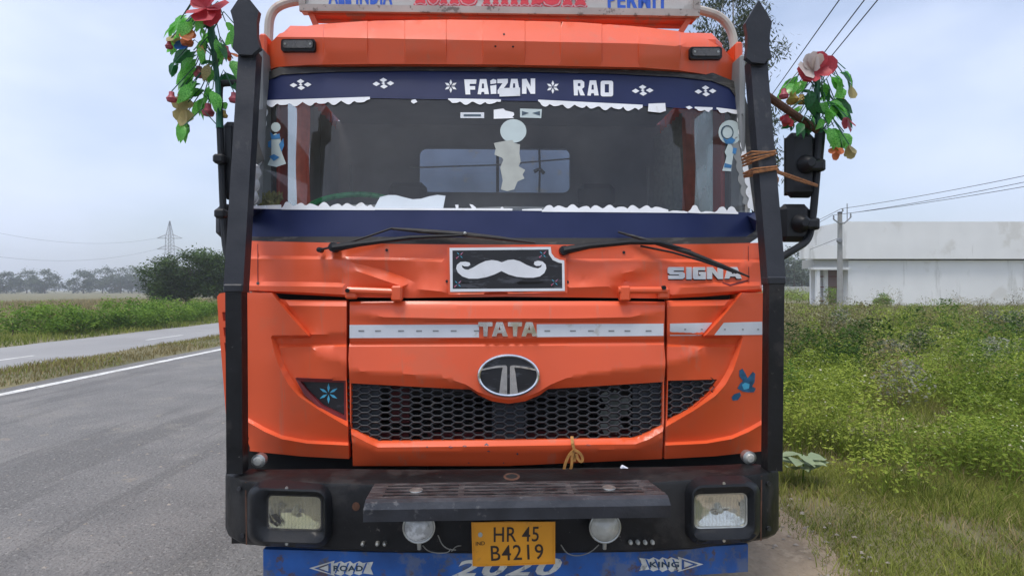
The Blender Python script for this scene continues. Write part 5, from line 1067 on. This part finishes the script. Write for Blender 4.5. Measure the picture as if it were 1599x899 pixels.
# far boundary wall and crop strip
fw = part('boundary_wall', 'wall_grey', None, lambda b: b.box((X_(1236, 90), 90, .9), (5.5, .25, 2.1), bev=.02)); tag(fw, 'pale low boundary wall far beyond the field', 'wall')
cp = points(24, 52, 50, 78, 900, 70, lambda X, Y, rg: X > 0); o = weed_mass('crop_rows', 'weed_leaf', cp, 1.1, .6, 26, .07, 71, 'green standing crop in the field behind the porch', None, 'crop', .25)
def wire(name, pts, r, label, cat='wire', group=None, sag=0.):
    a_, c_ = Vector(pts[0]), Vector(pts[1]); q = [a_.lerp(c_, t/12)+Vector((0, 0, -sag*4*(t/12)*(1-t/12))) for t in range(13)]
    b = MB(); b.tube([p-a_ for p in q], r, 5); o = b.build(name, 'cable'); o.location = a_; tag(o, label, cat, group); return o
UP = 31.; pole = empty('utility_pole', (X_(1311.5, UP), UP, float(ground_h(np.array(X_(1311.5, UP)), np.array(UP))))); tag(pole, 'grey concrete utility pole with forked crossarm in front of the white building', 'utility pole')
po_ = Vector(pole.location)
part('shaft', 'concrete', pole, lambda b: b.tube([(0, 0, -.3), (0, 0, Z_(333, UP)-po_.z)], [1.12, .80], sq=(.20, .20)), smooth=False)
part('cap', 'cable', pole, lambda b: b.box((0, 0, Z_(332, UP)-po_.z), (.17, .17, .08)))
part('crossarm', 'galvanised', pole, lambda b: b.tube([(X_(u, UP)-po_.x, -.14, Z_(v, UP)-po_.z) for u, v in ((1299.5, 343), (1308, 349), (1316, 349), (1326, 340))], .035, 6))
for u, v, v2 in ((1299.5, 343, 336), (1326, 340, 333), (1313.5, 331, 326)): part('insulator', 'galvanised', pole, lambda b: b.lathe([(.03, 0), (.05, .04), (.03, .08), (.045, .14), (.02, (v-v2)*UP/F)], (X_(u, UP)-po_.x, -.14, Z_(v, UP)-po_.z), 'z', 8))
part('meter_box', 'galvanised', pole, lambda b: b.lathe([(.10, -.07), (.14, -.05), (.14, .05), (.08, .08)], (X_(1310, UP)-po_.x-.05, -.14, Z_(376, UP)-po_.z), 'y', 10))
for (u0, v0), (u1, v1) in (((1299.5, 336), (1760, 262)), ((1326, 333), (1760, 250)), ((1313.5, 326), (1760, 240))): wire('power_line', (W(u0, v0, UP), W(u1, v1, 20)), .012, 'thin power line running from the forked pole away over the field', 'wire', 'lines from the forked pole', .12)
for (u0, v0), (u1, v1) in (((1299.5, 336), (1195, 386)), ((1313.5, 326), (1190, 380)), ((1309, 372), (1190, 412))): wire('power_line', (W(u0, v0, UP), W(u1, v1, 62)), .013, 'thin power line running from the forked pole to behind the lorry', 'wire', 'lines behind the lorry', .15)
for (u0, v0), (u1, v1) in (((1362, -72), (1150, 226)), ((1405, -72), (1150, 262)), ((1430, -72), (1150, 268))): wire('overhead_cable', (W(u0, v0, 9), W(u1, v1, 24)), .011, 'overhead cable slanting up past the flower bouquet on the right', 'wire', 'overhead cables')
# steel pylon
PY = 250.; py = empty('pylon', (X_(265, PY), PY, 0)); tag(py, 'steel lattice transmission pylon with two crossarms above the trees', 'pylon')
ph = H+(VH-345)/F*PY
def pw(z): return np.interp(z, [0, ph*.55, ph*.78, ph], [3.2, 1.25, 1.1, .08])
def lattice(b):
    for sx in (-1, 1):
        for sy in (-1, 1): b.tube([(sx*pw(z), sy*pw(z), z) for z in (0, ph*.3, ph*.55, ph*.78, ph)], .13, 4)
def braces(b):
    zs = list(np.linspace(0, ph*.55, 6))+list(np.linspace(ph*.55, ph*.97, 9))[1:]
    for a_, c_ in zip(zs[:-1], zs[1:]):
        for sy in (-1, 1): b.tube([(-pw(a_), sy*pw(a_), a_), (pw(c_), sy*pw(c_), c_)], .07, 4); b.tube([(pw(a_), sy*pw(a_), a_), (-pw(c_), sy*pw(c_), c_)], .07, 4)
part('legs', 'galvanised', py, lattice); part('bracing', 'galvanised', py, braces)
for v in (372, 389):
    z = H+(VH-v)/F*PY; part('crossarm', 'galvanised', py, lambda b: [b.tube([(sg*5.4, 0, z), (sg*.9, sy, z+dz)], .09, 4) for sg in (-1, 1) for sy in (-1, 1) for dz in (0, 1.7)])
for v, u1, v1 in ((372, 60, 350), (389, 40, 392)): wire('transmission_line', (W(265-20, v, PY), W(-60, v1, 190)), .035, 'faint transmission line leading away from the steel pylon', 'wire', 'transmission lines', 4.)

# ================================================================== THINGS HUNG ON THE TRUCK
lv = [(0, 0, -.10), (.15, .22, .05), (.21, .5, .09), (.13, .8, .02), (.03, 1.05, -.12), (-.11, .8, .01), (-.20, .5, .08), (-.16, .22, .05), (0, .22, .0), (0, .5, .03), (.01, .8, -.03)]
lf = [(0, 1, 8), (1, 2, 9, 8), (2, 3, 10, 9), (3, 4, 10), (4, 5, 10), (5, 6, 9, 10), (6, 7, 8, 9), (7, 0, 8)]
pet = [(0, 0, 0), (.30, .3, .04), (.46, .65, .10), (.30, .95, .06), (0, 1.05, .10), (-.30, .95, .06), (-.46, .65, .10), (-.30, .3, .04), (0, .55, -.04)]
pf = [(i, (i+1) % 8, 8) for i in range(8)]
BASE = {}
def piece(kind, m, root, a_, c_, twist=0., fat=1.):
    """leaf or petal from point a to point c (truck coordinates, metres)"""
    key = (kind, m)
    if key not in BASE:
        V_, F_ = (lv, lf) if kind == 'leaf' else (pet, pf)
        me = bpy.data.meshes.new(kind); me.from_pydata(V_, [], F_); me.materials.append(MATS[m]); me.polygons.foreach_set('use_smooth', [True]*len(me.polygons)); BASE[key] = me
    o = link(bpy.data.objects.new(kind, BASE[key]), root); d = Vector(c_)-Vector(a_); L_ = d.length
    yv = d.normalized(); zv = Vector((.15, -1, .35)); zv = (zv-yv*zv.dot(yv)).normalized(); xv = yv.cross(zv); q = Matrix((xv, yv, zv)).transposed().to_quaternion(); o.rotation_mode = 'QUATERNION'; o.rotation_quaternion = q @ Matrix.Rotation(twist, 3, 'Y').to_quaternion(); o.location = Vector(a_)-Vector(BASE[root.name]); o.scale = (L_*fat, L_, L_); return o
def bouquet(label, stem, d0, flower, lvs, buds, blooms, seed):
    r_ = random.Random(seed); b0 = T(*stem[0], d0); root = empty('artificial_bouquet'); BASE[root.name] = tuple(b0); tag(root, label, 'artificial flowers', 'plastic bouquets on the mirror arms')
    root.location = world(b0); root.rotation_euler.z = TH
    class RB: pass
    def pp(name, m, fn): o = part(name, m, root, fn); o.data.transform(Matrix.Translation(-b0)); return o
    sp = [T(u, v, d0) for u, v in stem]; pp('stem', 'plastic_stem', lambda b: b.tube(sp, [.018]+[.014]*(len(sp)-2)+[.010], 8))
    def near(u, v): return min(sp, key=lambda p: (p-T(u, v, d0)).length + (.1 if p.z < T(u, v, d0).z-.05 else 0))
    wires = []
    for u0, v0, u1, v1, m in lvs:
        dd = d0+r_.uniform(-.10, .10); A, C = T(u0, v0, dd), T(u1, v1, dd+r_.uniform(-.04, .04)); piece('leaf', m, root, A, C, r_.uniform(-.7, .7), r_.uniform(.95, 1.35)); wires.append(A)
        for _ in range(2): du, dv_ = r_.uniform(-7, 7), r_.uniform(-5, 7); piece('leaf', m if r_.random() < .7 else D_, root, A+Vector((0, .03, 0)), T(u1+du*1.6, v1+dv_, dd+r_.uniform(0, .08)), r_.uniform(-.9, .9), r_.uniform(.8, 1.2))
    for u, v, s_, m in buds:
        dd = d0+r_.uniform(-.09, .09); c = T(u, v, dd); R_ = s_/F*3.0
        pp('bud', m, lambda b: b.lathe([(0, R_*1.0), (R_*.45, R_*.85), (R_*.5, R_*.2), (R_*.95, -R_*.4), (R_*.75, -R_*.95), (0, -R_*1.1)], c, 'z', 10)); wires.append(c+Vector((0, 0, R_)))
    for u, v, tips, m in blooms:
        dd = d0+r_.uniform(-.08, .05); A = T(u, v, dd); wires.append(A)
        for tu, tv in tips: piece('petal', m, root, A, T(tu, tv, dd+r_.uniform(-.05, .05)), r_.uniform(-.8, .8), .9)
    for A in wires:
        B = near(*[0, 0]) if False else min(sp, key=lambda p: (p-A).length); md = (A+B)/2+Vector((0, 0, .05+.25*(A-B).length)); pp('wire', 'plastic_stem', lambda b: b.tube([B, B.lerp(md, .6), md, A.lerp(md, .35), A], .0026, 5))
    fc, pts = flower
    A = T(*fc, d0-.06)
    for tu, tv, m in pts: piece('petal', m, root, A, T(tu, tv, d0-.10+r_.uniform(-.04, .05)), r_.uniform(-.5, .5), .95)
    return root
G, D_, TA, OR, PK, YE = 'plastic_leaf', 'plastic_leaf_dark', 'petal_tan', 'bud_orange', 'bud_pink', 'bud_yellow'
bouquet('plastic bouquet with a red bloom and drooping leaves above the left folded mirror', [(343, 200), (342, 170), (340, 130), (335, 90), (331, 50), (328, 15), (325, -5)], .26, ((322, 12), [(299, 3, 'petal_red'), (297, 24, 'petal_red'), (318, 36, 'petal_red'), (340, 38, 'petal_red'), (354, 12, 'petal_red'), (345, -14, 'petal_red'), (318, -18, 'petal_red'), (303, -10, 'petal_red')]),
    [(289, 22, 270, 48, G), (300, 34, 276, 58, G), (318, 20, 296, 46, G), (316, 28, 306, 50, G), (310, 40, 322, 56, G), (326, 50, 322, 70, G), (325, 48, 330, 66, D_), (292, 74, 272, 96, D_), (302, 79, 283, 112, D_), (272, 96, 264, 117, D_), (312, 73, 316, 97, G), (345, 66, 340, 104, G), (352, 34, 368, 52, G), (368, 40, 364, 72, G), (334, 96, 314, 100, D_),
     (305, 104, 272, 126, G), (296, 118, 276, 140, G), (306, 125, 290, 150, G), (314, 138, 290, 150, G), (325, 134, 328, 157, G), (330, 106, 326, 128, G), (364, 92, 372, 122, G), (348, 158, 353, 170, G), (286, 185, 284, 218, G), (326, 100, 318, 126, TA), (358, 128, 374, 140, D_), (340, 124, 372, 122, D_), (282, 30, 262, 60, G), (276, 52, 270, 84, G), (300, 88, 282, 118, G), (318, 60, 312, 92, G), (336, 60, 346, 92, G), (300, 130, 280, 160, G), (318, 150, 310, 180, G), (332, 140, 338, 172, G), (288, 196, 282, 222, G)],
    [(311, 112, 9, PK), (325, 171, 10, PK), (268, 151, 8, PK), (282, 147, 5, PK), (365, 152, 8, PK), (264, 70, 6, PK), (314, 78, 7, YE), (292, 61, 10, OR), (353, 80, 8, PK), (350, 178, 6, YE)],
    [(278, 52, [(265, 66), (272, 68)], TA), (300, 46, [(286, 62), (293, 70), (301, 60)], OR), (288, 62, [(278, 76), (282, 79)], 'petal_blue'), (290, 152, [(272, 166), (284, 172), (298, 168)], TA), (286, 168, [(276, 186), (288, 196), (296, 190)], TA), (358, 82, [(350, 94), (360, 96), (372, 90)], OR)], 5)
bouquet('plastic bouquet with a red and white bloom and lush leaves above the right mirror', [(1281, 208), (1277, 190), (1276, 165), (1276, 140), (1277, 120), (1272, 105)], .27, ((1271, 112), [(1284, 82, 'petal_red'), (1305, 96, 'petal_red'), (1298, 116, 'petal_red'), (1262, 128, 'petal_red'), (1246, 119, 'petal_red'), (1252, 102, 'petal_red'), (1290, 92, 'petal_red'), (1256, 88, 'petal_white'), (1268, 82, 'petal_white'), (1276, 92, 'petal_white'), (1249, 112, 'petal_white'), (1264, 118, 'petal_white'), (1278, 84, 'petal_white')]),
    [(1246, 118, 1230, 140, G), (1250, 126, 1238, 146, G), (1262, 126, 1240, 140, G), (1240, 128, 1222, 152, G), (1288, 128, 1290, 158, G), (1284, 130, 1285, 158, G), (1304, 116, 1318, 140, G), (1318, 136, 1308, 158, G), (1320, 108, 1332, 134, G), (1310, 124, 1306, 152, G), (1268, 140, 1262, 172, D_), (1262, 146, 1274, 180, D_), (1258, 138, 1266, 150, D_), (1258, 178, 1276, 200, D_), (1280, 160, 1296, 178, G), (1296, 156, 1280, 176, G),
     (1300, 156, 1324, 178, G), (1304, 160, 1326, 192, G), (1296, 168, 1304, 190, G), (1304, 158, 1300, 186, G), (1294, 198, 1304, 232, G), (1302, 198, 1306, 234, G), (1308, 198, 1300, 228, G), (1316, 208, 1322, 236, G), (1318, 206, 1328, 230, G), (1252, 164, 1240, 180, G), (1240, 192, 1236, 206, D_), (1252, 190, 1246, 210, D_), (1262, 192, 1258, 212, G), (1246, 182, 1232, 196, D_), (1268, 186, 1264, 210, D_), (1272, 176, 1282, 202, G), (1286, 184, 1276, 202, G)],
    [(1224, 146, 8, PK), (1238, 152, 11, YE), (1252, 155, 8, YE), (1292, 186, 6, PK), (1315, 156, 5, YE), (1228, 186, 8, 'petal_red')],
    [(1330, 134, [(1324, 150), (1330, 154)], TA), (1324, 184, [(1314, 198), (1324, 204), (1332, 196)], PK), (1303, 230, [(1296, 240), (1304, 250), (1316, 240), (1312, 234)], OR), (1326, 226, [(1318, 244), (1334, 240), (1328, 248)], TA), (1226, 180, [(1218, 188), (1226, 196), (1236, 198)], 'petal_red')], 6)
def thing_mesh(name, m, fn, label, cat, b0, **k):
    o = part(name, m, None, fn, **k); o.data.transform(Matrix.Translation(-Vector(b0))); o.location = world(b0); o.rotation_euler.z = TH; tag(o, label, cat); return o
# rope lashing the post to the mirror arm
def lash(b):
    for k, (v0, v1) in enumerate(((235, 238), (240, 236), (245, 240), (250, 240), (262, 260), (266, 263), (268, 264))):
        c0, c1 = T(1173+.8*k, v0+2, -.165), T(1210+.8*k, v1, -.165); bk = Vector((0, .10, 0)); b.tube([c0, c1, c1+bk, c0+bk, c0], .0045, 5)
    b.tube([T(1204, 264, -.15), T(1240, 276, .08), T(1276, 289, .25)], .006, 6); b.tube([T(1204, 266, -.15), T(1243, 281, .08), T(1276, 291, .25)], .005, 6)
    b.tube([T(1208, 270, -.12), T(1213, 282, -.10), T(1211, 296, -.10)], [.012, .010, .003], 6)
thing_mesh('rope', 'rope_mat', lash, 'brown rope lashed round the right guard post and mirror arm', 'rope', T(1206, 262, -.12))
# ribbon knotted on the grille
def ribbon(b):
    b.tube([T(893, 681, .0), T(894, 692, -.022), T(897, 703, -.024)], 1., sq=(.014, .006), up=(0, 1, 0))
    for pts in ([(897, 702), (889, 709), (883, 722), (880, 735)], [(897, 702), (893, 712), (893, 724), (891, 733)], [(897, 702), (905, 706), (910, 714), (909, 721), (903, 718), (900, 708)], [(896, 704), (898, 712), (897, 720)]):
        b.tube([T(u, v, -.030-.004*len(pts)) for u, v in chaikin(pts, 1, False)], 1., sq=(.012, .006), up=(0, 1, 0))
thing_mesh('ribbon', 'ribbon_mat', ribbon, 'tan ribbon knotted through the honeycomb grille', 'ribbon', T(897, 703, -.02))
def sheet(b):
    v = []; f = []
    for i in range(9):
        for k in range(5):
            u = 584+108*i/8; t = k/4; d = .20+.16*t; z = T(u, 327, .20).z+.006+.08*t+.012*math.sin(i*1.1)*t; v.append((T(u, 327, .20).x, d, z))
    for i in range(8):
        for k in range(4): f.append((i*5+k, (i+1)*5+k, (i+1)*5+k+1, i*5+k+1))
    b.add(v, f)
thing_mesh('paper_sheet', 'paper', sheet, 'white sheet of paper lying on the dashboard behind the windscreen', 'paper', T(638, 327, .20))
def tuft(b):
    r_ = random.Random(3)
    for k in range(70):
        u, v = 418+r_.gauss(0, 8), 322-abs(r_.gauss(0, 3)); p0 = T(u, v, .26+r_.uniform(-.03, .03)); u2, v2 = u+r_.gauss(0, 7), v-r_.uniform(4, 22)
        p1 = T((u+u2)/2+r_.gauss(0, 3), (v+v2)/2-3, .26); p2 = T(min(max(u2, 398), 441), max(v2, 292), .26+r_.uniform(-.03, .03)); b.tube([p0, p1, p2], [.006, .007, .002], 4)
thing_mesh('dried_tuft', 'dry_grass_mat', tuft, 'yellow green tuft of dried grass tucked in the windscreen corner', 'dried grass', T(418, 322, .26))
def leafscrap(b): b.add([T(1022, 322, .42), T(1017, 310, .42), T(1023, 294, .42), T(1028, 312, .43)], [(0, 1, 2, 3)])
# ---------------------------------------------------------------- haze
hz = MB(); hz.box((0, 0, 28.), (1840, 1840, 60.)); hz = hz.build('haze', None, smooth=False); tag(hz, kind='stuff')
hm = bpy.data.materials.new('haze_air'); hm.use_nodes = True; n = hm.node_tree.nodes; n.remove(n['Principled BSDF']); pv = n.new('ShaderNodeVolumePrincipled'); pv.inputs['Color'].default_value = (.86, .91, 1, 1); pv.inputs['Density'].default_value = .0009; pv.inputs['Anisotropy'].default_value = .2
hm.node_tree.links.new(pv.outputs[0], n['Material Output'].inputs['Volume']); hz.data.materials.append(hm)
